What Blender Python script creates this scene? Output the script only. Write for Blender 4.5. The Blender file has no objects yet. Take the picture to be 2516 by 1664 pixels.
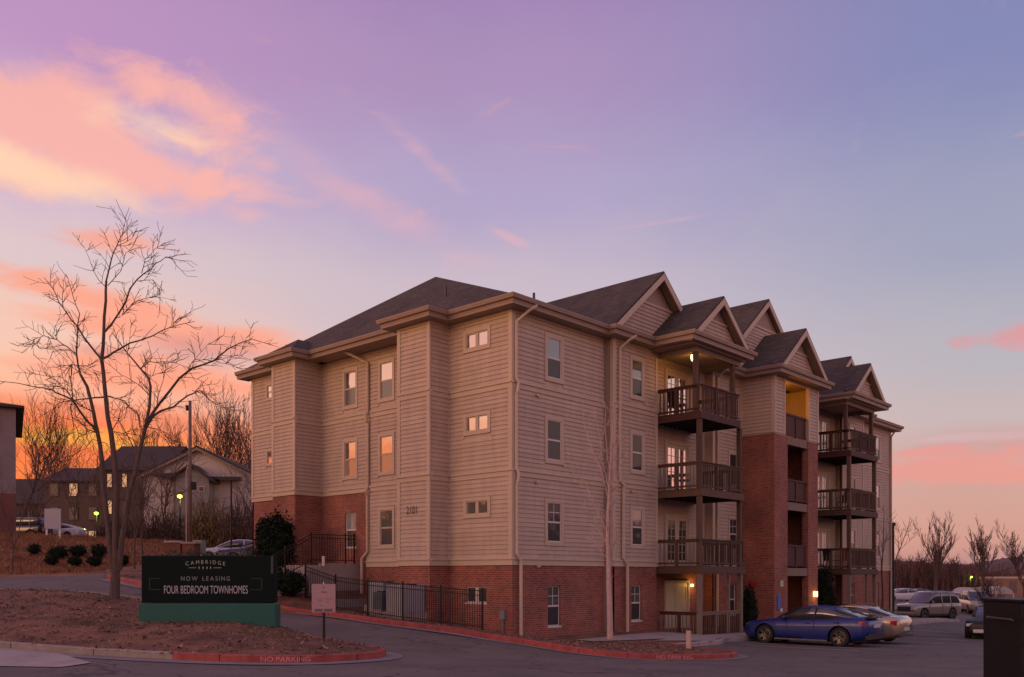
import bpy, bmesh, math, random
import numpy as np
from mathutils import Vector, Matrix
random.seed(7)
S = bpy.context.scene
COL = S.collection
# ------------------------------------------------------------------ camera
CAM = (-22.33, -20.47, 1.95); FPX = 2221.0; FW = (.7371, .6757); RT = (.6757, -.7371)
cd = bpy.data.cameras.new('camera'); cam = bpy.data.objects.new('camera', cd); COL.objects.link(cam)
cam.location = CAM; cam.rotation_euler = (math.radians(90), 0, math.atan2(FW[1], FW[0]) - math.pi/2)
cd.sensor_width = 36; cd.lens = 36*FPX/2516; cd.shift_y = 588/2516; cd.clip_start = .1; cd.clip_end = 3000
S.camera = cam
S.view_settings.view_transform = 'Standard'; S.view_settings.look = 'None'
S.view_settings.gamma = 1; S.view_settings.exposure = 0; S.view_settings.use_curve_mapping = False

def lin(c):
    return tuple((v/255/12.92 if v/255 <= .04045 else ((v/255+.055)/1.055)**2.4) for v in c) + (1,)
# ------------------------------------------------------------------ world sky
world = bpy.data.worlds.new('World'); S.world = world; world.use_nodes = True
NT = world.node_tree; NT.nodes.clear()
def N(t, **k):
    n = NT.nodes.new(t)
    for a, b in k.items(): setattr(n, a, b)
    return n
def put(sock, v):
    if isinstance(v, bpy.types.NodeSocket): NT.links.new(v, sock)
    elif v is not None: sock.default_value = v
def M_(op, a, b=None, c=None, clamp=False):
    n = N('ShaderNodeMath', operation=op, use_clamp=clamp)
    put(n.inputs[0], a); put(n.inputs[1], b); put(n.inputs[2], c)
    return n.outputs[0]
def mixc(f, a, b, bt='MIX'):
    n = N('ShaderNodeMix', data_type='RGBA', blend_type=bt)
    put(n.inputs[0], f); put(n.inputs[6], a); put(n.inputs[7], b)
    return n.outputs[2]
def ramp(v, stops, interp='EASE'):
    n = N('ShaderNodeValToRGB'); n.color_ramp.interpolation = interp
    e = n.color_ramp.elements
    e[0].position, e[0].color = stops[0]; e[1].position, e[1].color = stops[-1]
    for p, c in stops[1:-1]:
        q = e.new(p); q.color = c
    put(n.inputs[0], v); return n.outputs[0]
tc = N('ShaderNodeTexCoord').outputs['Generated']
sx = N('ShaderNodeSeparateXYZ'); put(sx.inputs[0], tc)
dx, dy, dz = sx.outputs
right = M_('ADD', M_('MULTIPLY', dx, RT[0]), M_('MULTIPLY', dy, RT[1]))
fwd = M_('ADD', M_('MULTIPLY', dx, FW[0]), M_('MULTIPLY', dy, FW[1]))
AZ = M_('MULTIPLY', M_('ARCTAN2', right, fwd), 57.2958)          # degrees clockwise from the street axis
EL = M_('MULTIPLY', M_('ARCSINE', dz), 57.2958)
def ang(px, py):
    x = px-1258
    return math.degrees(math.atan(x/FPX)), math.degrees(math.atan((1420-py)/math.hypot(FPX, x)))
wz = N('ShaderNodeCombineXYZ'); put(wz.inputs[0], M_('MULTIPLY', AZ, .085)); put(wz.inputs[1], M_('MULTIPLY', EL, .15)); wz.inputs[2].default_value = 3.1
def noise(vec, scale, detail=6, rough=.55, dist=0.0):
    n = N('ShaderNodeTexNoise'); put(n.inputs['Vector'], vec)
    n.inputs['Scale'].default_value = scale; n.inputs['Detail'].default_value = detail
    n.inputs['Roughness'].default_value = rough; n.inputs['Distortion'].default_value = dist
    return n.outputs[0]
warp = noise(wz.outputs[0], 1.3, 3)
elw = M_('ADD', EL, M_('MULTIPLY', M_('SUBTRACT', warp, .5), 4.0))
def elramp(stops):                                                # stops: (elevation deg, sRGB)
    t = M_('DIVIDE', M_('ADD', elw, 5), 95)
    return ramp(t, [((e+5)/95, lin(c)) for e, c in stops])
west = elramp([(-5, (120, 75, 50)), (0, (215, 90, 20)), (3.5, (250, 120, 8)), (6.0, (250, 118, 22)), (7.8, (240, 128, 62)), (9.2, (244, 168, 120)), (10.5, (248, 204, 172)),
               (14, (240, 190, 170)), (18, (218, 190, 192)), (22, (206, 172, 196)), (29, (186, 138, 184)), (45, (168, 128, 172)), (90, (150, 124, 162))])
mid = elramp([(-5, (110, 75, 70)), (0, (225, 130, 95)), (6, (228, 165, 145)), (11, (218, 178, 176)), (17, (196, 174, 186)), (23, (172, 152, 188)),
              (29, (165, 132, 176)), (34, (158, 122, 172)), (55, (150, 124, 166)), (90, (150, 124, 162))])
east = elramp([(-5, (80, 60, 70)), (0, (165, 122, 138)), (2.5, (188, 128, 134)), (6, (188, 138, 140)), (9, (182, 154, 160)), (13, (168, 156, 168)),
               (19, (148, 143, 170)), (28, (122, 120, 168)), (40, (122, 114, 160)), (90, (150, 124, 162))])
ta = M_('DIVIDE', M_('ADD', AZ, 180), 360)
g = lambda v: (v, v, v, 1)
p_ = lambda a: (a+180)/360
fW = ramp(ta, [(0, g(.1)), (p_(-150), g(.4)), (p_(-115), g(1)), (p_(-30), g(1)), (p_(-2), g(0)), (1, g(0))])
fE = ramp(ta, [(0, g(.1)), (p_(-150), g(0)), (p_(0), g(0)), (p_(29), g(1)), (p_(120), g(1)), (1, g(.3))])
sky = mixc(fE, mixc(fW, mid, west), east)
# the sunset's brightest part lies left of the frame (it is what the left facade's panes mirror); pink dusk belt opposite
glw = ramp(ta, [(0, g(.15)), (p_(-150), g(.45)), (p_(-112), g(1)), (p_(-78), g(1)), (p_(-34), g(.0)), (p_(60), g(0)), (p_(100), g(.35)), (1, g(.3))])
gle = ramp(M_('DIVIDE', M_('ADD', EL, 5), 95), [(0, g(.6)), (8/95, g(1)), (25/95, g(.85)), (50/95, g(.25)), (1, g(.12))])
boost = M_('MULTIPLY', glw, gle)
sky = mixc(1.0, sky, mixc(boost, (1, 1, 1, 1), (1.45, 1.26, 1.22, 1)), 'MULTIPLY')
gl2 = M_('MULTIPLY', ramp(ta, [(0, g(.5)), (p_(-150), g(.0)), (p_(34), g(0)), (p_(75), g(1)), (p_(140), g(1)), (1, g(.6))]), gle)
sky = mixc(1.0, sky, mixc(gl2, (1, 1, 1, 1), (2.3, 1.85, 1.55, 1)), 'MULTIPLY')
def blob(px, py, rpx, rpy, rot=0, soft=1.0):
    a0, e0 = ang(px, py); ra = rpx/FPX*57.3; re = rpy/FPX*57.3
    u = M_('SUBTRACT', AZ, a0); v = M_('SUBTRACT', EL, e0)
    c, s = math.cos(math.radians(rot)), math.sin(math.radians(rot))
    uu = M_('DIVIDE', M_('ADD', M_('MULTIPLY', u, c), M_('MULTIPLY', v, s)), ra)
    vv = M_('DIVIDE', M_('ADD', M_('MULTIPLY', u, -s), M_('MULTIPLY', v, c)), re)
    r = M_('ADD', M_('MULTIPLY', uu, uu), M_('MULTIPLY', vv, vv))
    return M_('EXPONENT', M_('MULTIPLY', r, -soft))
nz1 = noise(wz.outputs[0], 2.6, 9, .6, .5)
wz2 = N('ShaderNodeCombineXYZ'); put(wz2.inputs[0], M_('MULTIPLY', AZ, .05)); put(wz2.inputs[1], M_('MULTIPLY', EL, .22)); wz2.inputs[2].default_value = 8.3
nz2 = noise(wz2.outputs[0], 2.0, 9, .62, .8)
def cloud(mask, nz, lo, hi, gain=1.0, amp=1.9):
    t = M_('MULTIPLY', M_('SUBTRACT', M_('ADD', mask, M_('MULTIPLY', M_('SUBTRACT', nz, .5), amp)), lo), 1/(hi-lo), clamp=True)
    n = N('ShaderNodeMapRange', interpolation_type='SMOOTHSTEP'); put(n.inputs[0], t); n.inputs[4].default_value = gain
    return n.outputs[0]
mx = lambda a, b: M_('MAXIMUM', a, b)
big = mx(mx(blob(110, 300, 330, 110), blob(480, 300, 190, 95, -18)), mx(blob(300, 405, 400, 62, -2), blob(40, 400, 200, 60)))
big = M_('SUBTRACT', big, M_('MULTIPLY', blob(430, 290, 120, 35), .5))
sky = mixc(cloud(big, nz1, .20, .84, .92, 1.55), sky, lin((247, 172, 158)))
sky = mixc(cloud(mx(blob(0, 400, 300, 50, -6), M_('MULTIPLY', blob(420, 330, 200, 45, -8), .7)), nz1, .22, .95, .9, 1.1), sky, lin((254, 206, 170)))
st = mx(mx(blob(880, 480, 420, 60, -24), blob(1060, 400, 160, 30, -34)), M_('MULTIPLY', blob(1250, 582, 75, 16, -24), 1.1))
sky = mixc(cloud(st, nz2, .42, 1.25, .55, 1.6), sky, lin((228, 166, 172)))
lf = mx(mx(blob(190, 720, 330, 38, -8), blob(280, 590, 130, 26)), mx(blob(430, 815, 330, 42, -3), blob(360, 925, 330, 60, -4)))
sky = mixc(cloud(lf, nz2, .25, .95, .9), sky, lin((250, 152, 118)))
sky = mixc(cloud(mx(blob(560, 870, 260, 50, -3), blob(230, 860, 120, 20)), nz1, .35, 1.2, .7), sky, lin((205, 132, 128)))
glow = blob(170, 1085, 600, 125)
sky = mixc(M_('MULTIPLY', glow, .97), sky, lin((248, 98, 10)))
sky = mixc(M_('MULTIPLY', cloud(blob(240, 1085, 330, 30, -2), nz2, .3, 1.0, 1), .8), sky, lin((255, 168, 36)))
sky = mixc(cloud(blob(330, 1025, 420, 26, -4), nz1, .5, 1.1, .8), sky, lin((236, 120, 80)))
rc = mx(mx(blob(2360, 1150, 300, 62, 3), blob(2500, 1110, 240, 45, 10)), mx(blob(2300, 1110, 200, 20, 4), M_('MULTIPLY', blob(2400, 840, 220, 40), .6)))
sky = mixc(cloud(mx(blob(2380, 1220, 420, 110), blob(2480, 1090, 250, 50)), nz1, .2, 1.0, .75, 1.2), sky, lin((186, 124, 130)))
sky = mixc(cloud(rc, nz1, .50, 1.05, .70, 2.6), sky, lin((222, 114, 114)))
sky = mixc(cloud(mx(blob(1620, 548, 190, 9, 5), blob(2400, 1075, 200, 18)), nz2, .55, 1.2, .5), sky, lin((205, 160, 172)))
SUN_AZ = math.radians(170); SUN_EL = math.radians(4.0)
nish = N('ShaderNodeTexSky', sky_type='NISHITA'); nish.sun_disc = False
nish.sun_elevation = SUN_EL; nish.sun_rotation = math.pi/2 - SUN_AZ
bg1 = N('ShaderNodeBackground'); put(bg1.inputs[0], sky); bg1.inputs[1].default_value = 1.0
bg2 = N('ShaderNodeBackground'); put(bg2.inputs[0], nish.outputs[0]); bg2.inputs[1].default_value = .05
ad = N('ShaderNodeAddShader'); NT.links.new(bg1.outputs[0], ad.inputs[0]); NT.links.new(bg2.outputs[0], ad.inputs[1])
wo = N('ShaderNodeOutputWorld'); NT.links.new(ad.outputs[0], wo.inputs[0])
# ------------------------------------------------------------------ sun: the broad afterglow low in the west, left of the frame
sl = bpy.data.lights.new('sun', 'SUN'); sl.energy = 1.25; sl.angle = math.radians(36); sl.color = (1, .52, .30)
so = bpy.data.objects.new('sun', sl); COL.objects.link(so)
sd = Vector((math.cos(SUN_AZ)*math.cos(SUN_EL), math.sin(SUN_AZ)*math.cos(SUN_EL), math.sin(SUN_EL)))
so.rotation_euler = sd.to_track_quat('Z', 'Y').to_euler()

# ------------------------------------------------------------------ materials
MATS = {}
def mat(name, col, rough=.7, metal=0.0, var=0.0, vscale=2.0, bump=0.0, bscale=20.0, spec=.5, col2=None, streak=None, emis=None, alpha=None, coat=0):
    if name in MATS: return MATS[name]
    m = bpy.data.materials.new(name); m.use_nodes = True; t = m.node_tree
    b = t.nodes['Principled BSDF']
    b.inputs['Base Color'].default_value = (*col, 1); b.inputs['Roughness'].default_value = rough
    b.inputs['Metallic'].default_value = metal; b.inputs['Specular IOR Level'].default_value = spec
    if coat: b.inputs['Coat Weight'].default_value = coat; b.inputs['Coat Roughness'].default_value = .04
    ge = t.nodes.new('ShaderNodeNewGeometry')
    if var or col2:
        mp = t.nodes.new('ShaderNodeMapping'); t.links.new(ge.outputs['Position'], mp.inputs[0])
        if streak: mp.inputs['Scale'].default_value = streak
        n = t.nodes.new('ShaderNodeTexNoise'); n.inputs['Scale'].default_value = vscale; n.inputs['Detail'].default_value = 8; n.inputs['Roughness'].default_value = .65
        t.links.new(mp.outputs[0], n.inputs[0])
        r = t.nodes.new('ShaderNodeValToRGB'); r.color_ramp.elements[0].position = .3; r.color_ramp.elements[1].position = .7
        c2 = col2 or tuple(c*(1+var) for c in col); c1 = tuple(c*(1-var) for c in col)
        r.color_ramp.elements[0].color = (*c1, 1); r.color_ramp.elements[1].color = (*c2, 1)
        t.links.new(n.outputs[0], r.inputs[0]); t.links.new(r.outputs[0], b.inputs['Base Color'])
    if bump:
        n2 = t.nodes.new('ShaderNodeTexNoise'); n2.inputs['Scale'].default_value = bscale; n2.inputs['Detail'].default_value = 5
        t.links.new(ge.outputs['Position'], n2.inputs[0])
        bp = t.nodes.new('ShaderNodeBump'); bp.inputs['Strength'].default_value = bump; bp.inputs['Distance'].default_value = .02
        t.links.new(n2.outputs[0], bp.inputs['Height']); t.links.new(bp.outputs[0], b.inputs['Normal'])
    if emis:
        b.inputs['Emission Color'].default_value = (*emis[0], 1); b.inputs['Emission Strength'].default_value = emis[1]
    MATS[name] = m; return m
def brickmat(name, c1, c2, mortar, bw, bh, ms, roof=False, rough=.85):
    m = bpy.data.materials.new(name); m.use_nodes = True; t = m.node_tree; b = t.nodes['Principled BSDF']
    L = t.links.new
    ge = t.nodes.new('ShaderNodeNewGeometry'); sp = t.nodes.new('ShaderNodeSeparateXYZ'); L(ge.outputs['Position'], sp.inputs[0])
    sn = t.nodes.new('ShaderNodeSeparateXYZ'); L(ge.outputs['True Normal'], sn.inputs[0])
    def mm(op, a, bb=None):
        n = t.nodes.new('ShaderNodeMath'); n.operation = op
        for i, v in enumerate((a, bb)):
            if v is None: continue
            if isinstance(v, (int, float)): n.inputs[i].default_value = v
            else: L(v, n.inputs[i])
        return n.outputs[0]
    isx = mm('GREATER_THAN', mm('ABSOLUTE', sn.outputs[0]), mm('ABSOLUTE', sn.outputs[1]))
    u = mm('ADD', mm('MULTIPLY', sp.outputs[1], isx), mm('MULTIPLY', sp.outputs[0], mm('SUBTRACT', 1, isx)))
    v = sp.outputs[2]
    if roof: v = mm('MULTIPLY', v, roof)
    cb = t.nodes.new('ShaderNodeCombineXYZ'); L(u, cb.inputs[0]); L(v, cb.inputs[1])
    br = t.nodes.new('ShaderNodeTexBrick'); L(cb.outputs[0], br.inputs['Vector'])
    br.inputs['Scale'].default_value = 1; br.inputs['Brick Width'].default_value = bw; br.inputs['Row Height'].default_value = bh
    br.inputs['Mortar Size'].default_value = ms; br.inputs['Mortar Smooth'].default_value = .15; br.inputs['Bias'].default_value = -.1
    br.inputs['Color1'].default_value = (*c1, 1); br.inputs['Color2'].default_value = (*c2, 1); br.inputs['Mortar'].default_value = (*mortar, 1)
    no = t.nodes.new('ShaderNodeTexNoise'); no.inputs['Scale'].default_value = .9; no.inputs['Detail'].default_value = 9; no.inputs['Roughness'].default_value = .7
    L(ge.outputs['Position'], no.inputs[0])
    mr = t.nodes.new('ShaderNodeMapRange'); L(no.outputs[0], mr.inputs[0]); mr.inputs[1].default_value = .3; mr.inputs[2].default_value = .7; mr.inputs[3].default_value = .7; mr.inputs[4].default_value = 1.25
    vm = t.nodes.new('ShaderNodeVectorMath'); vm.operation = 'SCALE'; L(br.outputs[0], vm.inputs[0]); L(mr.outputs[0], vm.inputs['Scale'])
    L(vm.outputs[0], b.inputs['Base Color']); b.inputs['Roughness'].default_value = rough
    bp = t.nodes.new('ShaderNodeBump'); bp.inputs['Strength'].default_value = .6; bp.inputs['Distance'].default_value = .012; bp.invert = True
    L(br.outputs['Fac'], bp.inputs['Height']); L(bp.outputs[0], b.inputs['Normal'])
    MATS[name] = m; return m
def glassmat(name, inner, refl, rough=.03, tint=(1, 1, 1)):
    m = bpy.data.materials.new(name); m.use_nodes = True; t = m.node_tree; b = t.nodes['Principled BSDF']
    b.inputs['Base Color'].default_value = (*inner, 1); b.inputs['Roughness'].default_value = .6
    gl = t.nodes.new('ShaderNodeBsdfGlossy'); gl.inputs[0].default_value = (*tint, 1); gl.inputs['Roughness'].default_value = rough
    fr = t.nodes.new('ShaderNodeFresnel'); fr.inputs[0].default_value = 1.5
    ad = t.nodes.new('ShaderNodeMath'); ad.operation = 'ADD'; ad.use_clamp = True; ad.inputs[1].default_value = refl
    t.links.new(fr.outputs[0], ad.inputs[0])
    no = t.nodes.new('ShaderNodeTexNoise'); no.inputs['Scale'].default_value = 1.2; ge = t.nodes.new('ShaderNodeNewGeometry'); t.links.new(ge.outputs['Position'], no.inputs[0])
    bp = t.nodes.new('ShaderNodeBump'); bp.inputs['Strength'].default_value = .25; bp.inputs['Distance'].default_value = .02
    t.links.new(no.outputs[0], bp.inputs['Height']); t.links.new(bp.outputs[0], gl.inputs['Normal'])
    mx_ = t.nodes.new('ShaderNodeMixShader'); t.links.new(ad.outputs[0], mx_.inputs[0]); t.links.new(b.outputs[0], mx_.inputs[1]); t.links.new(gl.outputs[0], mx_.inputs[2])
    t.links.new(mx_.outputs[0], t.nodes['Material Output'].inputs[0])
    MATS[name] = m; return m
siding = mat('siding', (.49, .385, .285), .7, var=.12, vscale=1.3, streak=(2.2, 2.2, .5), bump=.15, bscale=30)
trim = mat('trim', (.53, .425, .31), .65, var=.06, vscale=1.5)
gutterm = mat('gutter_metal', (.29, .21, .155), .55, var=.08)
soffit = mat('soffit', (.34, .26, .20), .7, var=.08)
brickm = brickmat('brick', (.33, .085, .048), (.17, .046, .031), (.30, .195, .145), .215, .075, .0105)
shingle = brickmat('shingle', (.082, .068, .052), (.048, .040, .032), (.02, .017, .014), .30, .14, .008, roof=1.6, rough=.95)
glass = glassmat('window_glass', (.03, .028, .028), .50, tint=(1, .87, .84))
glass_dim = glassmat('screened_glass', (.055, .05, .05), .05, .15)
glass_dark = glassmat('dark_glass', (.016, .018, .018), -.03)
glass_blue = glassmat('bluish_glass', (.05, .06, .07), .10, .05, (.85, .92, 1))
blind = glassmat('window_with_blind', (.22, .26, .28), .10, .08)
whitetrim = mat('white_vinyl', (.62, .58, .50), .4)
wood = mat('stained_wood', (.092, .052, .032), .75, var=.3, vscale=6, streak=(4, 4, .4), bump=.2)
wood_grey = mat('weathered_wood', (.21, .155, .11), .8, var=.25, vscale=5, streak=(4, 4, .4), bump=.2)
wood_red = mat('red_stained_wood', (.065, .020, .013), .7, var=.3, vscale=6, bump=.2)
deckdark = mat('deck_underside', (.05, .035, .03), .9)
concrete = mat('concrete', (.34, .29, .25), .85, var=.18, vscale=1.4, bump=.2, bscale=25)
asphalt = mat('asphalt', (.122, .101, .082), .85, var=.28, vscale=.45, bump=.35, bscale=60)
kerb_red = mat('red_kerb_paint', (.34, .045, .038), .6, col2=(.42, .085, .065), var=.35, vscale=3, bump=.2, bscale=15)
kerb_grey = mat('bare_kerb', (.30, .25, .20), .85, var=.25, vscale=3, bump=.2)
dirt = mat('pine_straw_soil', (.115, .045, .024), .95, col2=(.27, .125, .06), var=.35, vscale=.9, bump=.9, bscale=14)
grass_dry = mat('dry_grass', (.22, .085, .035), .95, col2=(.30, .14, .055), var=.3, vscale=.8, bump=.8, bscale=8)
iron = mat('black_iron', (.012, .011, .011), .45, metal=.3)
bark = mat('bark', (.10, .065, .052), .9, var=.35, vscale=6, streak=(3, 3, .5), bump=.8, bscale=25)
bark_light = mat('pale_bark', (.46, .33, .29), .85, var=.2, vscale=8, bump=.4, bscale=25)
bark_dark = mat('dark_bark', (.06, .033, .026), .95, var=.3, vscale=5, bump=.5)
# cracks, sealed seams and oil stains in the asphalt
def wear(m):
    t = m.node_tree; b = t.nodes['Principled BSDF']; L = t.links.new; src = b.inputs['Base Color'].links[0].from_socket
    ge = t.nodes.new('ShaderNodeNewGeometry'); mp = t.nodes.new('ShaderNodeMapping'); mp.inputs['Scale'].default_value = (.34, .34, .0)
    no = t.nodes.new('ShaderNodeTexNoise'); no.inputs['Scale'].default_value = .7; no.inputs['Detail'].default_value = 6; L(ge.outputs['Position'], no.inputs[0])
    va = t.nodes.new('ShaderNodeVectorMath'); va.operation = 'MULTIPLY_ADD'; L(no.outputs[1], va.inputs[0]); va.inputs[1].default_value = (3, 3, 0); L(ge.outputs['Position'], va.inputs[2]); L(va.outputs[0], mp.inputs[0])
    vo = t.nodes.new('ShaderNodeTexVoronoi'); vo.feature = 'DISTANCE_TO_EDGE'; vo.inputs['Scale'].default_value = .9; L(mp.outputs[0], vo.inputs[0])
    r = t.nodes.new('ShaderNodeMapRange'); L(vo.outputs[0], r.inputs[0]); r.inputs[1].default_value = .002; r.inputs[2].default_value = .012; r.inputs[3].default_value = .45; r.inputs[4].default_value = 1
    n3 = t.nodes.new('ShaderNodeTexNoise'); n3.inputs['Scale'].default_value = 2.6; n3.inputs['Detail'].default_value = 3; L(ge.outputs['Position'], n3.inputs[0])
    r3 = t.nodes.new('ShaderNodeMapRange'); L(n3.outputs[0], r3.inputs[0]); r3.inputs[1].default_value = .60; r3.inputs[2].default_value = .72; r3.inputs[3].default_value = 1; r3.inputs[4].default_value = .62
    n4 = t.nodes.new('ShaderNodeTexNoise'); n4.inputs['Scale'].default_value = 55; n4.inputs['Detail'].default_value = 2; L(ge.outputs['Position'], n4.inputs[0])
    r4 = t.nodes.new('ShaderNodeMapRange'); L(n4.outputs[0], r4.inputs[0]); r4.inputs[1].default_value = .3; r4.inputs[2].default_value = .7; r4.inputs[3].default_value = .72; r4.inputs[4].default_value = 1.3
    p = None
    for q in (r, r3, r4):
        if p is None: p = q.outputs[0]; continue
        mm = t.nodes.new('ShaderNodeMath'); mm.operation = 'MULTIPLY'; L(p, mm.inputs[0]); L(q.outputs[0], mm.inputs[1]); p = mm.outputs[0]
    sc = t.nodes.new('ShaderNodeVectorMath'); sc.operation = 'SCALE'; L(src, sc.inputs[0]); L(p, sc.inputs['Scale']); L(sc.outputs[0], b.inputs['Base Color'])
wear(asphalt)
def perpiece(m, lo, hi):
    t = m.node_tree; b = t.nodes['Principled BSDF']; L = t.links.new; src = b.inputs['Base Color'].links[0].from_socket
    oi = t.nodes.new('ShaderNodeObjectInfo'); r = t.nodes.new('ShaderNodeMapRange'); L(oi.outputs['Random'], r.inputs[0]); r.inputs[3].default_value = lo; r.inputs[4].default_value = hi
    sc = t.nodes.new('ShaderNodeVectorMath'); sc.operation = 'SCALE'; L(src, sc.inputs[0]); L(r.outputs[0], sc.inputs['Scale']); L(sc.outputs[0], b.inputs['Base Color'])
perpiece(siding, .93, 1.05); perpiece(wood, .8, 1.25)
white_line = mat('line_paint', (.45, .42, .38), .7, var=.35, vscale=9)
leafm = mat('evergreen_leaf', (.012, .021, .010), .9, spec=.15, var=.5, vscale=9)
leafm2 = mat('olive_leaf', (.06, .065, .022), .7, var=.4, vscale=9)
rubber = mat('rubber', (.012, .012, .012), .8)
alloy = mat('alloy', (.16, .155, .15), .35, metal=.8)
black_plastic = mat('black_plastic', (.012, .012, .013), .45)

# ------------------------------------------------------------------ mesh helpers
def tag(o, label=None, cat=None, group=None, kind=None):
    if label: o['label'] = label
    if cat: o['category'] = cat
    if group: o['group'] = group
    if kind: o['kind'] = kind
    return o
def empty(name, loc=(0, 0, 0), rz=0, label=None, cat=None, group=None):
    o = bpy.data.objects.new(name, None); COL.objects.link(o); o.location = loc; o.rotation_euler = (0, 0, rz)
    o.empty_display_size = .2
    return tag(o, label, cat, group)
class MB:
    def __init__(s): s.v = []; s.f = []
    def pts8(s, p, flip=False):
        b = len(s.v); s.v += [tuple(q) for q in p]
        fs = [(0, 3, 2, 1), (4, 5, 6, 7), (0, 1, 5, 4), (1, 2, 6, 5), (2, 3, 7, 6), (3, 0, 4, 7)]
        for f in fs:
            if flip: f = f[::-1]
            s.f.append(tuple(b+i for i in f))
        return s
    def box(s, x0, x1, y0, y1, z0, z1):
        if x0 > x1: x0, x1 = x1, x0
        if y0 > y1: y0, y1 = y1, y0
        if z0 > z1: z0, z1 = z1, z0
        return s.pts8([(x0, y0, z0), (x1, y0, z0), (x1, y1, z0), (x0, y1, z0), (x0, y0, z1), (x1, y0, z1), (x1, y1, z1), (x0, y1, z1)])
    def beam(s, a, b, w, h, up=(0, 0, 1)):
        a = Vector(a); b = Vector(b); d = (b-a).normalized(); u = Vector(up)
        sd = d.cross(u)
        if sd.length < 1e-4: sd = d.cross(Vector((1, 0, 0)))
        sd.normalize(); u = sd.cross(d)
        sd *= w/2; u *= h/2
        return s.pts8([a-sd-u, a+sd-u, b+sd-u, b-sd-u, a-sd+u, a+sd+u, b+sd+u, b-sd+u], flip=False)
    def tube(s, pts, rad, n=6, cap=True):
        pts = [Vector(p) for p in pts]; k = len(pts)
        if not hasattr(rad, '__len__'): rad = [rad]*k
        b0 = len(s.v); prev = None
        for i, p in enumerate(pts):
            d = (pts[min(i+1, k-1)]-pts[max(i-1, 0)])
            if d.length < 1e-6: d = Vector((0, 0, 1))
            d.normalize()
            if prev is None:
                a = d.cross(Vector((0.31, 0.27, .91)));
                if a.length < 1e-3: a = d.cross(Vector((1, 0, 0)))
            else:
                a = prev - d*prev.dot(d)
                if a.length < 1e-4: a = d.orthogonal()
            a.normalize(); prev = a; c = d.cross(a)
            for j in range(n):
                th = 2*math.pi*j/n
                s.v.append(tuple(p + (a*math.cos(th)+c*math.sin(th))*rad[i]))
        for i in range(k-1):
            for j in range(n):
                s.f.append((b0+i*n+j, b0+i*n+(j+1) % n, b0+(i+1)*n+(j+1) % n, b0+(i+1)*n+j))
        if cap:
            s.f.append(tuple(b0+j for j in range(n))[::-1]); s.f.append(tuple(b0+(k-1)*n+j for j in range(n)))
        return s
    def lathe(s, prof, c=(0, 0, 0), axis='Z', n=20):
        b0 = len(s.v); k = len(prof)
        for r, h in prof:
            for j in range(n):
                th = 2*math.pi*j/n; a, b = r*math.cos(th), r*math.sin(th)
                q = {'Z': (a, b, h), 'Y': (a, h, b), 'X': (h, a, b)}[axis]
                s.v.append((q[0]+c[0], q[1]+c[1], q[2]+c[2]))
        for i in range(k-1):
            for j in range(n):
                s.f.append((b0+i*n+j, b0+i*n+(j+1) % n, b0+(i+1)*n+(j+1) % n, b0+(i+1)*n+j))
        return s
    def poly(s, pts):
        b = len(s.v); s.v += [tuple(p) for p in pts]; s.f.append(tuple(range(b, b+len(pts)))); return s
    def prism(s, pts, d):                                        # polygon pts extruded by vector d
        b = len(s.v); n = len(pts); d = Vector(d)
        s.v += [tuple(p) for p in pts] + [tuple(Vector(p)+d) for p in pts]
        s.f.append(tuple(range(b, b+n))[::-1]); s.f.append(tuple(range(b+n, b+2*n)))
        for i in range(n): s.f.append((b+i, b+(i+1) % n, b+n+(i+1) % n, b+n+i))
        return s
    def build(s, name, m, parent=None, smooth=False, bevel=0, fix=True, kind=None, label=None, cat=None, group=None):
        me = bpy.data.meshes.new(name); me.from_pydata(s.v, [], s.f)
        if fix or bevel:
            bm = bmesh.new(); bm.from_mesh(me)
            bmesh.ops.recalc_face_normals(bm, faces=bm.faces)
            bm.to_mesh(me); bm.free()
        me.materials.append(m)
        if smooth: me.shade_smooth()
        o = bpy.data.objects.new(name, me); COL.objects.link(o)
        if bevel:
            bv = o.modifiers.new('bevel', 'BEVEL'); bv.width = bevel; bv.segments = 2; bv.limit_method = 'ANGLE'
        if parent: o.parent = parent
        return tag(o, label, cat, group, kind)
def textmesh(body, size=1.0, align='CENTER', extr=.0):
    cu = bpy.data.curves.new('lettering', 'FONT'); cu.body = body; cu.size = size; cu.align_x = align; cu.align_y = 'BOTTOM_BASELINE' if False else 'BOTTOM'; cu.extrude = extr
    o = bpy.data.objects.new('lettering', cu); COL.objects.link(o)
    dg = bpy.context.evaluated_depsgraph_get(); dg.update()
    me = bpy.data.meshes.new_from_object(o.evaluated_get(dg)); COL.objects.unlink(o); bpy.data.objects.remove(o)
    return me
def copy_tree(o, parent=None):
    c = o.copy(); COL.objects.link(c)
    if parent: c.parent = parent
    for ch in list(o.children): copy_tree(ch, c)
    return c
def wp(px, py, d):
    xr = (px-1258)/FPX*d
    return Vector((CAM[0]+FW[0]*d+RT[0]*xr, CAM[1]+FW[1]*d+RT[1]*xr, 1.95-(py-1420)*d/FPX))

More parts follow.
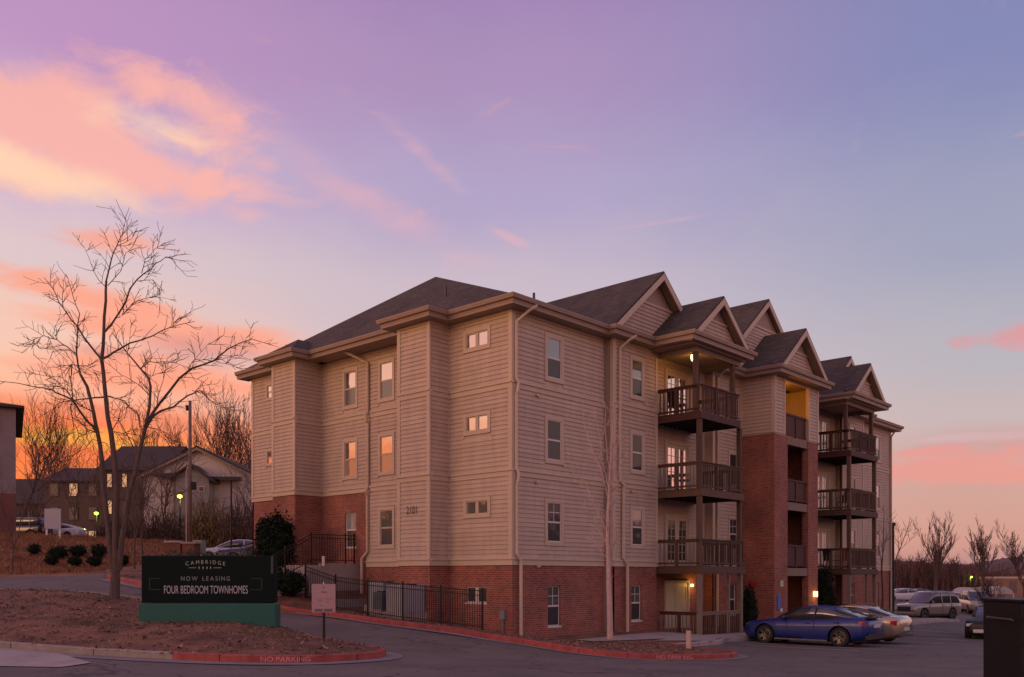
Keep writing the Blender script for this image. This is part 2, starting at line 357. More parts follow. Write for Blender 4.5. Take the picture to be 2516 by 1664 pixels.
# ------------------------------------------------------------------ terrain (height of the road surface)
ctl = [wp(*q) for q in [(0, 1664, 16.2), (1258, 1664, 16.2), (2400, 1664, 18.0), (540, 1630, 17.8), (945, 1618, 19.6), (142, 1606, 19.6),
    (796, 1585, 22), (350, 1552, 23.6), (516, 1553, 23.6), (690, 1556, 23.6), (516, 1580, 21.2), (748, 1571, 23.8), (683, 1550, 26), (283, 1488, 28), (100, 1462, 30), (-250, 1462, 31), (100, 1409, 44), (-300, 1405, 46),
    (0, 1590, 20.5), (100, 1327, 66), (-250, 1327, 66), (300, 1334, 66), (130, 1327, 80), (-100, 1327, 80),  (100, 1312, 58), (-250, 1312, 58), (330, 1325, 59), (470, 1332, 60), (570, 1368, 60), (280, 1410, 42),
    (1013, 1545, 27.9), (824, 1517, 30.6), (683, 1494, 33), (1190, 1569, 27), (1300, 1585, 26.1), (1477, 1614, 23.8), (1629, 1621, 24.3), (1806, 1620, 25.1),
    (2067, 1590, 31.9), (2263, 1524, 66), (2333, 1524, 67), (2400, 1560, 42), (2380, 1500, 80)]]
ctl += [Vector(q) for q in [(0, -.3, -.16), (0, 3, .2), (-.3, 6, .5), (-2.4, -.96, .22), (-2.4, 8.4, 1.05), (-1, 10.5, 1.9), (-1.5, 13, 2.3), (-2, 17, 2.7), (9, -5, -.5), (5, -2, -.3),
    (15, -3, -.5), (20, -8, -.65), (34, -3, -.6), (35, -12, -.85), (-22, -20.5, .25), (-30, -30, .1), (-45, -10, 1.0), (0, -40, -.2), (60, -30, -1.3), (90, 0, -1.3),
    (130, -20, -1.6), (140, 40, -1.2), (220, 60, -1), (260, -90, -1.5), (120, -150, -1.5), (-60, -120, 0), (-150, -60, 2), (-150, 60, 5), (-80, 120, 5), (-20, 60, 4.6), (0, 80, 4.8), (-10, 110, 5),
    (40, 110, 5), (-120, 200, 6), (60, 220, 5), (250, 200, 3), (10, 16, 1.6), (35, 20, 1), (20, 40, 3.2), (500, 300, 0), (500, -200, 0), (400, 500, 4), (0, 600, 6), (-500, 300, 6), (-300, -400, 0), (300, -500, 0)]]
CX = np.array([[p.x, p.y] for p in ctl]); CZ = np.array([p.z for p in ctl])
def _k(r2): return np.where(r2 > 1e-9, .5*r2*np.log(r2+1e-12), 0)
_n = len(CX); _A = np.zeros((_n+3, _n+3))
_A[:_n, :_n] = _k(((CX[:, None]-CX[None])**2).sum(-1)) + np.eye(_n)*.12
_A[:_n, _n] = 1; _A[:_n, _n+1:] = CX; _A[_n, :_n] = 1; _A[_n+1:, :_n] = CX.T
_w = np.linalg.solve(_A, np.concatenate([CZ, [0, 0, 0]]))
def TT(xy):
    xy = np.asarray(xy, float).reshape(-1, 2)
    return _k(((xy[:, None]-CX[None])**2).sum(-1)) @ _w[:_n] + _w[_n] + xy @ _w[_n+1:]
def T(x, y): return float(TT([[x, y]])[0])
def hit(px, py, dmin=8, dmax=140, off=0):                        # where the line of sight meets the ground
    ds = np.arange(dmin, dmax, .1); P = [wp(px, py, d) for d in ds]
    h = np.array([p.z for p in P]) - TT([[p.x, p.y] for p in P]) - off
    i = np.argmax(h < 0)
    return P[i].copy()
def clip(poly, axis, val, keep_less):
    out = []
    for i in range(len(poly)):
        a, b = poly[i], poly[(i+1) % len(poly)]
        ia = (a[axis] <= val) if keep_less else (a[axis] >= val); ib = (b[axis] <= val) if keep_less else (b[axis] >= val)
        if ia: out.append(a)
        if ia != ib:
            t = (val-a[axis])/(b[axis]-a[axis]); q = [a[0]+(b[0]-a[0])*t, a[1]+(b[1]-a[1])*t]; q[axis] = val; out.append(tuple(q))
    return out
def sheet(name, poly, off, m, cell=1.0, hump=None, **kw):
    poly = [(p[0], p[1]) for p in poly]
    V = []; Fc = []; idx = {}
    xs = [p[0] for p in poly]
    x0 = math.floor(min(xs)/cell); x1 = math.ceil(max(xs)/cell)
    for i in range(x0, x1):
        col = clip(clip(poly, 0, i*cell, False), 0, (i+1)*cell, True)
        if len(col) < 3: continue
        ys = [p[1] for p in col]
        for j in range(math.floor(min(ys)/cell), math.ceil(max(ys)/cell)):
            c = clip(clip(col, 1, j*cell, False), 1, (j+1)*cell, True)
            if len(c) < 3: continue
            f = []
            for p in c:
                k = (round(p[0], 4), round(p[1], 4))
                if k not in idx: idx[k] = len(V); V.append(k)
                if not f or f[-1] != idx[k]: f.append(idx[k])
            if f and f[0] == f[-1]: f.pop()
            if len(set(f)) >= 3 and len(set(f)) == len(f): Fc.append(f)
    z = TT(V)+off if len(V) < 6000 else np.concatenate([TT(c) for c in np.array_split(np.array(V), len(V)//4000+1)])+off
    if hump is not None: z = z+np.array([hump(*v) for v in V])
    mb = MB(); mb.v = [(v[0], v[1], float(zz)) for v, zz in zip(V, z)]; mb.f = [tuple(f) for f in Fc]
    area = sum(mb.v[f[0]][0]*(mb.v[f[1]][1]-mb.v[f[2]][1])+mb.v[f[1]][0]*(mb.v[f[2]][1]-mb.v[f[0]][1])+mb.v[f[2]][0]*(mb.v[f[0]][1]-mb.v[f[1]][1]) for f in mb.f)
    if area < 0: mb.f = [f[::-1] for f in mb.f]
    return mb.build(name, m, smooth=True, fix=False, **kw)
# ================================================================== GROUND
def hx(l): return [tuple(hit(*q)[:2]) for q in l]
def densify(pts, step=.6, closed=False):
    out = []
    n = len(pts)
    for i in range(n if closed else n-1):
        a, b = Vector(pts[i]), Vector(pts[(i+1) % n]); k = max(1, int((b-a).length/step))
        out += [tuple(a.lerp(b, j/k)) for j in range(k)]
    if not closed: out.append(tuple(pts[-1]))
    return out
def smooth(pts, it=2, closed=False):
    for _ in range(it):
        q = []
        n = len(pts)
        for i in range(n if closed else n-1):
            a, b = Vector(pts[i]), Vector(pts[(i+1) % n]); q += [tuple(a.lerp(b, .25)), tuple(a.lerp(b, .75))]
        pts = ([pts[0]] + q + [pts[-1]]) if not closed else q
    return pts
sheet('ground', [(-600, -600), (900, -600), (900, 900), (-600, 900)], -.12, grass_dry, cell=25, kind='structure') if False else None
# the base sheet: fine near, coarse far
gx = sorted(set([-900, -500, -300, -200] + list(range(-150, 160, 3)) + [180, 220, 280, 360, 480, 700, 1000, 1500]))
gy = sorted(set([-900, -500, -300, -200] + list(range(-120, 130, 3)) + [150, 190, 240, 320, 450, 700, 1000, 1500]))
GV = np.array([(x, y) for x in gx for y in gy], float)
GZ = np.concatenate([TT(c) for c in np.array_split(GV, 8)])
r_ = np.hypot(GV[:, 0], GV[:, 1]); fade = np.clip((r_-260)/200, 0, 1); GZ = GZ*(1-fade)+(-1.0)*fade - .10
mb = MB(); mb.v = [(float(a), float(b), float(c)) for (a, b), c in zip(GV, GZ)]; ny = len(gy)
mb.f = [(i*ny+j, (i+1)*ny+j, (i+1)*ny+j+1, i*ny+j+1) for i in range(len(gx)-1) for j in range(ny-1)]
mb.build('ground', grass_dry, smooth=True, fix=False, kind='structure')
far_left = [tuple(wp(px_, 1420, d_)[:2]) for px_, d_ in ((-900, 42.5), (-300, 42.5), (100, 42.5), (250, 42), (354, 42), (450, 43))]
rd = far_left + [(8, 22), (40, 26), (125, 18), (150, -60), (60, -130), (-60, -90), (-110, -20)]
sheet('road', rd, 0.0, asphalt, cell=1.5, kind='structure')
I1 = hx([(150, 1607), (236, 1613), (406, 1623), (560, 1629), (700, 1631), (800, 1629), (890, 1624), (945, 1617), (950, 1610), (919, 1603), (851, 1592), (748, 1572), (683, 1552)])
I1 += [tuple(wp(600, 1500, 27.5)[:2]), tuple(wp(480, 1500, 28.8)[:2]), tuple(wp(354, 1500, 29.6)[:2]), tuple(wp(150, 1500, 30.3)[:2]), tuple(wp(-100, 1500, 30.8)[:2]), tuple(wp(-500, 1500, 31.5)[:2]), tuple(wp(-800, 1500, 24)[:2]), tuple(wp(-250, 1500, 20.8)[:2]), tuple(wp(20, 1500, 20.3)[:2])]
I1s = smooth(I1, 2, True)
def inside(p, poly):
    x, y = p; c = False; j = len(poly)-1
    for i in range(len(poly)):
        if (poly[i][1] > y) != (poly[j][1] > y) and x < (poly[j][0]-poly[i][0])*(y-poly[i][1])/(poly[j][1]-poly[i][1])+poly[i][0]: c = not c
        j = i
    return c
def hump1(x, y):
    e = min((Vector((x, y))-Vector(p)).length for p in I1s); k = min(1, e/2.2)
    return .16*k*k*(3-2*k)+(.03*math.sin(x*2.1+y)*math.cos(y*1.7) if e > .3 else 0)
sheet('soil_bed', I1s, .13, dirt, cell=.5, hump=hump1, kind='structure')
I2 = hx([(262, 1424), (300, 1432), (354, 1444), (500, 1466), (683, 1493), (824, 1517), (1013, 1545), (1190, 1569), (1300, 1586), (1390, 1602), (1477, 1613), (1550, 1619), (1629, 1622), (1750, 1622), (1806, 1618), (1815, 1613), (1790, 1608), (1700, 1600), (1660, 1594)])
I2 = I2[:1] + I2[1:]
front = [(6.2, -4.3), (7.6, -3.75), (9, -3.7), (35.5, -3.7)]
I2s = smooth(I2+front[:3], 2) + [front[3]]
loop2 = I2s + [(36.5, 18), (30, 21), (0, 21), (-6, 22)] + [tuple(wp(300, 1500, 44)[:2]), tuple(wp(262, 1500, 41)[:2])]
sheet('verge', loop2, .13, dirt, cell=.5, kind='structure')
def kerb(path, m, name='kerb', closed=False, inn=1, w=.16, h=.155):
    p = densify(path, .5, closed); n = len(p); mb = MB(); V = [Vector(q).to_2d() for q in p]
    zz = TT([(v.x, v.y) for v in V])
    rows = []
    for i in range(n):
        a = V[(i-1) % n] if (closed or i) else V[0]; b = V[(i+1) % n] if (closed or i < n-1) else V[-1]
        d = (b-a).normalized(); nn = Vector((-d.y, d.x))*inn; z = float(zz[i]); c = V[i]
        q = c+nn*w; q2 = c+nn*.025
        rows.append([(c.x, c.y, z-.1), (c.x, c.y, z+h-.03), (q2.x, q2.y, z+h), (q.x, q.y, z+h), (q.x, q.y, z-.1)])
    for r in rows: mb.v += r
    for i in range(n if closed else n-1):
        j = (i+1) % n
        for k in range(4): mb.f.append((i*5+k, j*5+k, j*5+k+1, i*5+k+1))
    if not closed: mb.f.append((0, 1, 2, 3, 4)); mb.f.append(tuple((n-1)*5+k for k in range(5)))
    jm = MATS.get('joint_dark') or mat('joint_dark', (.035, .025, .022), .95)
    for i in range(3, n-3, 6):
        a, b = V[i-1], V[i+1]; d = (b-a).normalized(); nn = Vector((-d.y, d.x))*inn; z = float(zz[i]); c = V[i]; q = MB()
        o_ = c-nn*.004; e_ = c+nn*(w+.002); dd = d*.009
        q.pts8([(o_.x-dd.x, o_.y-dd.y, z-.05), (o_.x+dd.x, o_.y+dd.y, z-.05), (e_.x+dd.x, e_.y+dd.y, z-.05), (e_.x-dd.x, e_.y-dd.y, z-.05), (o_.x-dd.x, o_.y-dd.y, z+h-.02), (o_.x+dd.x, o_.y+dd.y, z+h-.02), (e_.x+dd.x, e_.y+dd.y, z+h+.003), (e_.x-dd.x, e_.y-dd.y, z+h+.003)])
        q.build('kerb_joint', jm, kind='structure')
    return mb.build(name, m, kind='structure')
def area(p): return sum(p[i][0]*p[(i+1) % len(p)][1]-p[(i+1) % len(p)][0]*p[i][1] for i in range(len(p)))/2
s1 = 1 if area(I1s) > 0 else -1; s2 = 1 if area(loop2) > 0 else -1
# island kerb: bare concrete at its left end, red from there round the nose
def pxof(p):
    r = Vector(p).to_2d()-Vector(CAM[:2]); return 1258+FPX*(RT[0]*r.x+RT[1]*r.y)/(FW[0]*r.x+FW[1]*r.y)
ds1 = densify(I1s, .4, True)
i0 = min(range(len(ds1)), key=lambda i: (Vector(ds1[i])-Vector(hx([(150, 1607)])[0])).length)
ds1 = ds1[i0:]+ds1[:i0]
k1 = next(i for i, p in enumerate(ds1) if pxof(p) > 406)
k2 = max(i for i, p in enumerate(ds1) if pxof(p) > 340)
kerb(ds1[:k1+1], kerb_grey, inn=s1)
kerb(ds1[k1:k2], kerb_red, inn=s1)
kerb(ds1[k2-1:]+ds1[:1], kerb_grey, inn=s1)
kerb(I2s[:-1] if False else smooth(I2, 2), kerb_red, inn=s2)
kerb([smooth(I2, 2)[-1]]+front, concrete, inn=s2)
# gutter pans along the kerbs
def pan(path, wid, name, m, sgn, off):
    p = densify(path, .5); V = [Vector(q).to_2d() for q in p]; L = []
    for i in range(len(V)):
        d = (V[min(i+1, len(V)-1)]-V[max(i-1, 0)]).normalized(); L.append(V[i]+Vector((d.y, -d.x))*wid*sgn)
    mb = MB(); z0 = TT([(v.x, v.y) for v in V]); z1 = TT([(v.x, v.y) for v in L])
    for v, q, a, b in zip(V, L, z0, z1): mb.v += [(v.x, v.y, float(a)+off), (q.x, q.y, float(b)+off)]
    mb.f = [(2*i, 2*i+1, 2*i+3, 2*i+2) for i in range(len(V)-1)]
    o = mb.build(name, m, kind='structure'); return o
pan(ds1[:k2], .38, 'gutter_pan', mat('pan', (.21, .185, .175), .85, var=.2, vscale=1.2, bump=.2), s1, .014)
pan(smooth(I2, 2), .32, 'gutter_pan', MATS['pan'], s2, .014)
sheet('sidewalk', hx([(-250, 1587), (0, 1590), (145, 1609), (225, 1631), (150, 1643), (0, 1640), (-300, 1632)]), .02, concrete, cell=.5, kind='structure')
sheet('sidewalk', [(1.6, -2.15), (1.7, -1.35), (7.6, -1.2), (8.0, -2.5), (14.8, -2.6), (35, -2.6), (35, -3.55), (9, -3.55), (7.5, -3.6), (4.6, -2.9)], .155, concrete, cell=.5, kind='structure')
sheet('path', [(5.5, -4.4), (6.1, -4.15), (7.4, -3.62), (7.2, -3.0), (5.2, -2.95), (3.6, -3.2)], .16, concrete, cell=.5, kind='structure')
# parking lines between the bays
for i, (x, y0, y1) in enumerate([(8.35, -9.2, -3.95), (7.0, -8.9, -4.6), (11.35, -9.2, -3.95), (14.4, -9.2, -3.95), (17.4, -9.2, -3.95), (20.4, -9.2, -3.95), (23.4, -9.2, -3.95), (26.4, -9.2, -3.95)]):
    sheet('parking_line', [(x-.055, y0), (x+.055, y0), (x+.055, y1), (x-.055, y1)], .022, white_line, cell=.5, kind='structure')
# stencilled letters on the kerb face
def kerb_text(body, px0, px1, path, zoff, hgt):
    p = [q for q in densify(path, .05)]
    # nose ordering: take the stretch of kerb facing the street
    seg = [q for q in p if px0-2 <= pxof(q) <= px1+2]
    if seg[0] and pxof(seg[0]) > pxof(seg[-1]): seg = seg[::-1]
    L = [0]
    for a, b in zip(seg, seg[1:]): L.append(L[-1]+(Vector(b)-Vector(a)).length)
    me = textmesh(body, 1.0); xs = [v.co.x for v in me.vertices]; ys = [v.co.y for v in me.vertices]
    x0, x1, y0, y1 = min(xs), max(xs), min(ys), max(ys)
    for v in me.vertices:
        s = (v.co.x-x0)/(x1-x0)*L[-1]; i = min(max(1, next((k for k, l in enumerate(L) if l >= s), len(L)-1)), len(L)-1)
        a, b = Vector(seg[i-1]), Vector(seg[i]); q = a.lerp(b, (s-L[i-1])/max(1e-6, L[i]-L[i-1])); d = (b-a).normalized()
        out = Vector((d.y, -d.x)); q = q+out*.004
        v.co = (q.x, q.y, T(q.x, q.y)+zoff+(v.co.y-y0)/(y1-y0)*hgt)
    me.materials.clear(); me.materials.append(mat('faded_stencil', (.62, .30, .27), .7, var=.3, vscale=20))
    o = bpy.data.objects.new('painted_lettering', me); COL.objects.link(o); return tag(o, kind='structure')
kerb_text('NO PARKING', 636, 763, ds1[k1:k1+int((k2-k1)*.62)], .032, .095)
kerb_text('NO PARKING', 1615, 1702, smooth(I2, 2)[20:58], .035, .09)
# scatter: pine straw, chips and dead leaves lying on the beds
def litter(name, poly, n, off, hump, sz, mats, lab_kind='stuff', zmin=None):
    xs = [p[0] for p in poly]; ys = [p[1] for p in poly]; rng = random.Random(5); P = []
    while len(P) < n:
        q = (rng.uniform(min(xs), max(xs)), rng.uniform(min(ys), max(ys)))
        if inside(q, poly): P.append(q)
    Z = TT(P)
    for mi, m in enumerate(mats):
        mb = MB()
        for k in range(mi, n, len(mats)):
            x, y = P[k]; z = float(Z[k])+off+(hump(x, y) if hump else 0)+.004
            a = rng.uniform(0, 6.28); l = sz*rng.uniform(.4, 1.5); w = l*rng.uniform(.12, .6); t = rng.uniform(-.5, .8)*l
            c, s = math.cos(a), math.sin(a)
            mb.v += [(x-c*l-s*w, y-s*l+c*w, z), (x-c*l+s*w, y-s*l-c*w, z), (x+c*l, y+s*l, z+abs(t)+.01)]
            mb.f.append((len(mb.v)-3, len(mb.v)-2, len(mb.v)-1))
        mb.build(name, m, fix=False, kind=lab_kind, label=None)
chip1 = mat('chip_pale', (.32, .19, .12), .9); chip2 = mat('chip_brown', (.12, .05, .03), .9); chip3 = mat('chip_dark', (.05, .028, .02), .9)
near1 = [p for p in I1s if pxof(p) > -300]
h1c = {}
def hump_fast(x, y):
    k = (round(x*2), round(y*2))
    if k not in h1c: h1c[k] = hump1(x, y)
    return h1c[k]
litter('leaf_litter', near1, 12000, .13, hump_fast, .035, [chip1, chip2, chip3, chip2])
v2 = [p for p in I2s if pxof(p) < 1815][:]
strip = hx([(262, 1424), (500, 1466), (683, 1493), (824, 1517), (1013, 1545), (1190, 1569), (1300, 1586), (1477, 1613), (1629, 1622), (1780, 1620), (1700, 1600), (1600, 1588)]) + [(1.5, -2.1), (0, -.6), (-.6, 2.5), (-1.1, 5), (-2, 9), (-6, 14)]
litter('leaf_litter', strip, 9000, .13, None, .035, [chip2, chip3, chip1])
big_leaf = mat('fallen_leaf', (.36, .18, .08), .85, var=.4, vscale=30)
litter('fallen_leaves', near1, 1500, .135, hump_fast, .075, [big_leaf, chip3])
litter('fallen_leaves', strip, 500, .135, None, .06, [big_leaf])
# dry grass tufts on the far bank
def tufts(name, n, fx, m, h, seed=3):
    rng = random.Random(seed); mb = MB(); P = [fx(rng) for _ in range(n)]; Z = np.concatenate([TT(c) for c in np.array_split(np.array([(p[0], p[1]) for p in P]), 6)])
    for (x, y), z in zip(P, Z):
        a = rng.uniform(0, 6.28); hh = h*rng.uniform(.5, 1.4); w = .03+.25*hh*.2; lx, ly = rng.uniform(-.4, .4)*hh, rng.uniform(-.4, .4)*hh
        mb.v += [(x-math.cos(a)*w, y-math.sin(a)*w, z-.12), (x+math.cos(a)*w, y+math.sin(a)*w, z-.12), (x+lx, y+ly, z+hh-.08)]
        mb.f.append((len(mb.v)-3, len(mb.v)-2, len(mb.v)-1))
    mb.build(name, m, fix=False, kind='stuff')
def bankpt(r):
    p = wp(r.uniform(-250, 520), 1400, r.uniform(44.5, 60)); return (p.x, p.y)
tufts('dry_grass', 16000, bankpt, grass_dry, .14)

weedm = mat('weed_green', (.10, .085, .03), .9, var=.4, vscale=5)
xs_ = [p[0] for p in near1]; ys_ = [p[1] for p in near1]
def bedpt(r):
    c = r.choice(WEED); q = (c[0]+r.gauss(0, .35), c[1]+r.gauss(0, .35)); return q if inside(q, near1) else c
rw_ = random.Random(9); WEED = []
while len(WEED) < 34:
    q = (rw_.uniform(min(xs_), max(xs_)), rw_.uniform(min(ys_), max(ys_)))
    if inside(q, near1): WEED.append(q)
def tufts2(name, n, m, h):
    rng = random.Random(5); mb = MB(); P = [bedpt(rng) for _ in range(n)]; Z = TT(P)
    for (x, y), z in zip(P, Z):
        z = float(z)+.13+hump_fast(x, y); a = rng.uniform(0, 6.28); hh = h*rng.uniform(.4, 1.4); w = .008
        mb.v += [(x-math.cos(a)*w, y-math.sin(a)*w, z-.01), (x+math.cos(a)*w, y+math.sin(a)*w, z-.01), (x+rng.uniform(-.6, .6)*hh, y+rng.uniform(-.6, .6)*hh, z+hh)]; mb.f.append((len(mb.v)-3, len(mb.v)-2, len(mb.v)-1))
    mb.build(name, m, fix=False, kind='stuff')
tufts2('weeds', 2600, weedm, .09); 

for x in [2.6+1.5*i for i in range(21)]:
    y0, y1 = (-3.52, -2.66) if x > 8.2 else (-3.2 if x > 4.7 else -2.5, -1.42)
    sheet('pavement_joint', [(x-.012, y0), (x+.012, y0), (x+.012, y1), (x-.012, y1)], .164, MATS['joint_dark'], cell=.5, kind='structure')
# ================================================================== THE APARTMENT BUILDING
L = 34.5; WD = 16.0; CX0 = 17.25
B = empty('apartment_building', (0, 0, 0), 0, 'four storey apartment building with beige siding, brick base, gables and wooden balconies', 'building')
class Face:                                                       # a wall plane: 'S' looks to -Y at y=c, 'W' looks to -X at x=c
    def __init__(s, kind, c): s.k = kind; s.c = c
    def p(s, a, z, o=0): return (a, s.c-o, z) if s.k == 'S' else (s.c-o, a, z)
    def box(s, mb, a0, a1, z0, z1, o0, o1):
        p, q = s.p(a0, z0, o0), s.p(a1, z1, o1); mb.box(p[0], q[0], p[1], q[1], p[2], q[2])
RV = .1535
_mb = MB(); _mb.v = [(0, 0, 0), (0, .034, 0), (0, .006, RV), (0, 0, RV), (1, 0, 0), (1, .034, 0), (1, .006, RV), (1, 0, RV)]
_mb.f = [(0, 1, 2, 3), (4, 7, 6, 5), (1, 5, 6, 2), (0, 4, 5, 1), (2, 6, 7, 3)]
_t = _mb.build('siding_board', siding); BOARD = _t.data; bpy.data.objects.remove(_t)
boards = []                                                       # (face, a0, a1, z0, hgt)
def side(face, a0, a1, z0, z1, holes=(), gable=None):
    n = max(1, round((z1-z0)/RV)); h = (z1-z0)/n
    for i in range(n):
        zb, zt = z0+i*h, z0+(i+1)*h; segs = [(a0, a1)]
        if gable: segs = [gable((zb+zt)/2)]
        for (h0, h1, hz0, hz1) in holes:
            if zt > hz0+.02 and zb < hz1-.02:
                ns = []
                for s in segs:
                    if h1 <= s[0] or h0 >= s[1]: ns.append(s)
                    else:
                        if h0 > s[0]: ns.append((s[0], h0))
                        if h1 < s[1]: ns.append((h1, s[1]))
                segs = ns
        for s in segs:
            if s[1]-s[0] > 3.6:                                     # butt joint, staggered from course to course
                q = s[0]+(s[1]-s[0])*(.25+.5*((i*.618+face.c) % 1)); boards.append((face, s[0], q-.004, zb, h)); boards.append((face, q+.004, s[1], zb, h))
            elif s[1]-s[0] > .04: boards.append((face, s[0], s[1], zb, h))
def holed(mb, face, a0, a1, z0, z1, holes, o0=-.12, o1=0):
    A = sorted(set([a0, a1]+[v for h in holes for v in h[:2] if a0 < v < a1])); Z = sorted(set([z0, z1]+[v for h in holes for v in h[2:] if z0 < v < z1]))
    for i in range(len(A)-1):
        run = None
        for j in range(len(Z)-1):
            ca, cz = (A[i]+A[i+1])/2, (Z[j]+Z[j+1])/2
            solid = not any(h[0] < ca < h[1] and h[2] < cz < h[3] for h in holes)
            if solid and run is None: run = Z[j]
            if (not solid) and run is not None: face.box(mb, A[i], A[i+1], run, Z[j], o0, o1); run = None
        if run is not None: face.box(mb, A[i], A[i+1], run, Z[-1], o0, o1)
trims = MB(); bricks = MB()
F0, F1, F2, F3 = 2.40, 5.40, 8.36, 11.0
FLR = [(2.62, 5.38), (5.60, 8.34), (8.56, 10.90)]
BANDS = [(2.38, 2.62), (5.38, 5.60), (8.34, 8.56)]
def brickwall(face, a0, a1, z0, z1, holes, o0=-.12, o1=0):
    mb = MB(); holed(mb, face, a0, a1, z0, z1, holes, o0, o1); mb.build('brick_wall', brickm, B, fix=False)
def bandrun(face, a0, a1, which=(0, 1, 2)):
    for k in which:
        z0, z1 = BANDS[k]; mb = MB(); face.box(mb, a0, a1, z0, z1-.05, -.05, .05); face.box(mb, a0, a1, z1-.05, z1, -.05, .095)
        mb.build('trim_band', trim, B)
    if 2 in which: mb = MB(); face.box(mb, a0, a1, 10.86, 11.02, -.05, .05); mb.build('frieze', trim, B)
def cornerboard(face, a0, a1, z0, z1, pr=.046):
    mb = MB(); face.box(mb, a0, a1, z0, z1, -.02, pr); mb.build('corner_board', trim, B)
# ---- windows
def window(face, a0, a1, z0, z1, kind='hung', casing=.13, sunk=0, g1=None, g2=None, sashm=None, muntin=False, rail=None):
    """hung: two sashes, upper and lower; pair: two small sliders. a0..a1, z0..z1 is the glass opening"""
    sashm = sashm or trim
    o = -sunk
    fr = MB(); c = casing
    if c:
        for q in ((a0-c, a1+c, z1, z1+c, ), (a0-c, a1+c, z0-c, z0), (a0-c, a0, z0, z1), (a1, a1+c, z0, z1)): face.box(fr, *q, o-.03, o+.055)
    s = .035
    for q in ((a0, a1, z1-s, z1), (a0, a1, z0, z0+s), (a0, a0+s, z0+s, z1-s), (a1-s, a1, z0+s, z1-s)): face.box(fr, *q, o-.03, o+.022)
    w = fr.build('window', sashm if not c else trim, B, label=None)
    g1 = g1 or glass; g2 = g2 or glass_dim
    if kind == 'hung':
        zm = (z0+z1)/2
        mb = MB(); face.box(mb, a0+s, a1-s, zm, z1-s, o-.02, o+.008); mb.build('upper_pane', g1, w)
        mb = MB(); face.box(mb, a0+s, a1-s, z0+s, zm, o-.03, o+.001); mb.build('lower_pane', g2, w)
        mb = MB(); face.box(mb, a0+s, a1-s, zm-.03, zm+.03, o-.01, o+.016)
        mb.build('meeting_rail', rail or (whitetrim if sashm == whitetrim else trim), w)
        if rail and c:
            mb = MB(); t_ = .03
            for q in ((a0, a1, z1-t_, z1), (a0, a1, z0, z0+t_), (a0, a0+t_, z0+t_, z1-t_), (a1-t_, a1, z0+t_, z1-t_)): face.box(mb, *q, o+.0225, o+.03)
            mb.build('sash_frame', whitetrim, w)
        if muntin:
            mb = MB(); am = (a0+a1)/2; face.box(mb, am-.012, am+.012, zm+.03, z1-s, o, o+.012); zz = (zm+z1)/2
            face.box(mb, a0+s, am-.012, zz-.012, zz+.012, o, o+.012); face.box(mb, am+.012, a1-s, zz-.012, zz+.012, o, o+.012)
            mb.build('muntin', whitetrim, w)
    else:
        am = (a0+a1)/2; md = MB(); face.box(md, am-.07, am+.07, z0+s, z1-s, o-.02, o+.03); md.build('mullion', sashm if not c else trim, w)
        for b0, b1, gg in ((a0+s, am-.07, g1), (am+.07, a1-s, g2 if g2 is not glass_dim else g1)):
            mb = MB(); face.box(mb, b0, b1, z0+s, z1-s, o-.02, o+.004); mb.build('pane', gg, w)
    if sunk:
        mb = MB(); face.box(mb, a0-.03, a1+.03, z0-.06, z0-.001, o-.03, .02); mb.build('sill', whitetrim, w)
    return (a0-c, a1+c, z0-c, z1+c)
UP = [(3.22, 4.60), (6.10, 7.50), (8.98, 10.38)]                 # glass heights of the sash windows on the siding floors
SM = [(4.16, 4.62), (7.06, 7.57), (9.96, 10.48)]
# ---- core volume: keeps the light out of the shell
core = MB()
core.box(.62, 5.1, .13, WD-.2, -1.2, 11.0); core.box(5.1, 8.1, -.22, WD-.2, -1.2, 11.0); core.box(8.1, 12.5, .13, WD-.2, -1.2, 11.0)
core.box(12.5, 14.9, -.22, WD-.2, -1.2, 11.0); core.box(14.9, 19.6, 4.0, WD-.2, -1.2, 11.0); core.box(19.6, 22.0, -.22, WD-.2, -1.2, 11.0)
core.box(22.0, 26.35, .13, WD-.2, -1.2, 11.0); core.box(26.35, 29.3, -.22, WD-.2, -1.2, 11.0); core.box(29.3, L-.01, .13, WD-.2, -1.2, 11.0)
core.box(.13, .62, .13, 3.04, -1.2, 11.0); core.box(-.77, .62, 3.17, 4.6, -1.2, 11); core.box(-.77, .62, 11.4, 12.85, -1.2, 11); core.box(.13, .62, 12.85, WD-.2, -1.2, 11)
core.build('wall_core', mat('inner_wall', (.25, .2, .17), .9), B)
backs = MB()                                                       # sheathing right behind the boards
def wall(face, a0, a1, holes, z0, z1): mb = MB(); face.box(mb, a0, a1, z0, z1, -.12, -.004); mb.build('sheathing', siding, B, fix=False)
# ---- LEFT FACADE (faces -X)
glass_l1 = glassmat('tree_mirror_tint_glass', (.10, .095, .065), .09)  # lowest siding floor: dull reflection of trees put into the pane colour
FA = Face('W', 0.0); FB = Face('W', -.94); FR = Face('W', .45); FC = Face('W', -.90)
TB = (3.04, 4.72); TC = (11.30, 12.95)
bw = []
holes = []
for i, (a, b) in enumerate(SM): holes.append(window(FA, 1.10, 2.15, a, b, 'pair', g1=glass if i else glass_l1, g2=glass if i else glass_l1))
for i, (z0, z1) in enumerate(FLR): side(FA, .14, TB[0]-.02, z0, z1, [holes[i]])
wall(FA, 0.0, TB[0], [], 2.4, 11.0); bandrun(FA, -.04, TB[0], (0, 1, 2)); cornerboard(FA, -.035, .14, 2.62, 10.86)
h = window(FA, 1.2, 2.2, 1.09, 1.63, 'pair', casing=0, sunk=.08, g1=glass_dark, g2=glass_dark, sashm=whitetrim); brickwall(FA, 0, TB[0], -1.2, 2.38, [h])
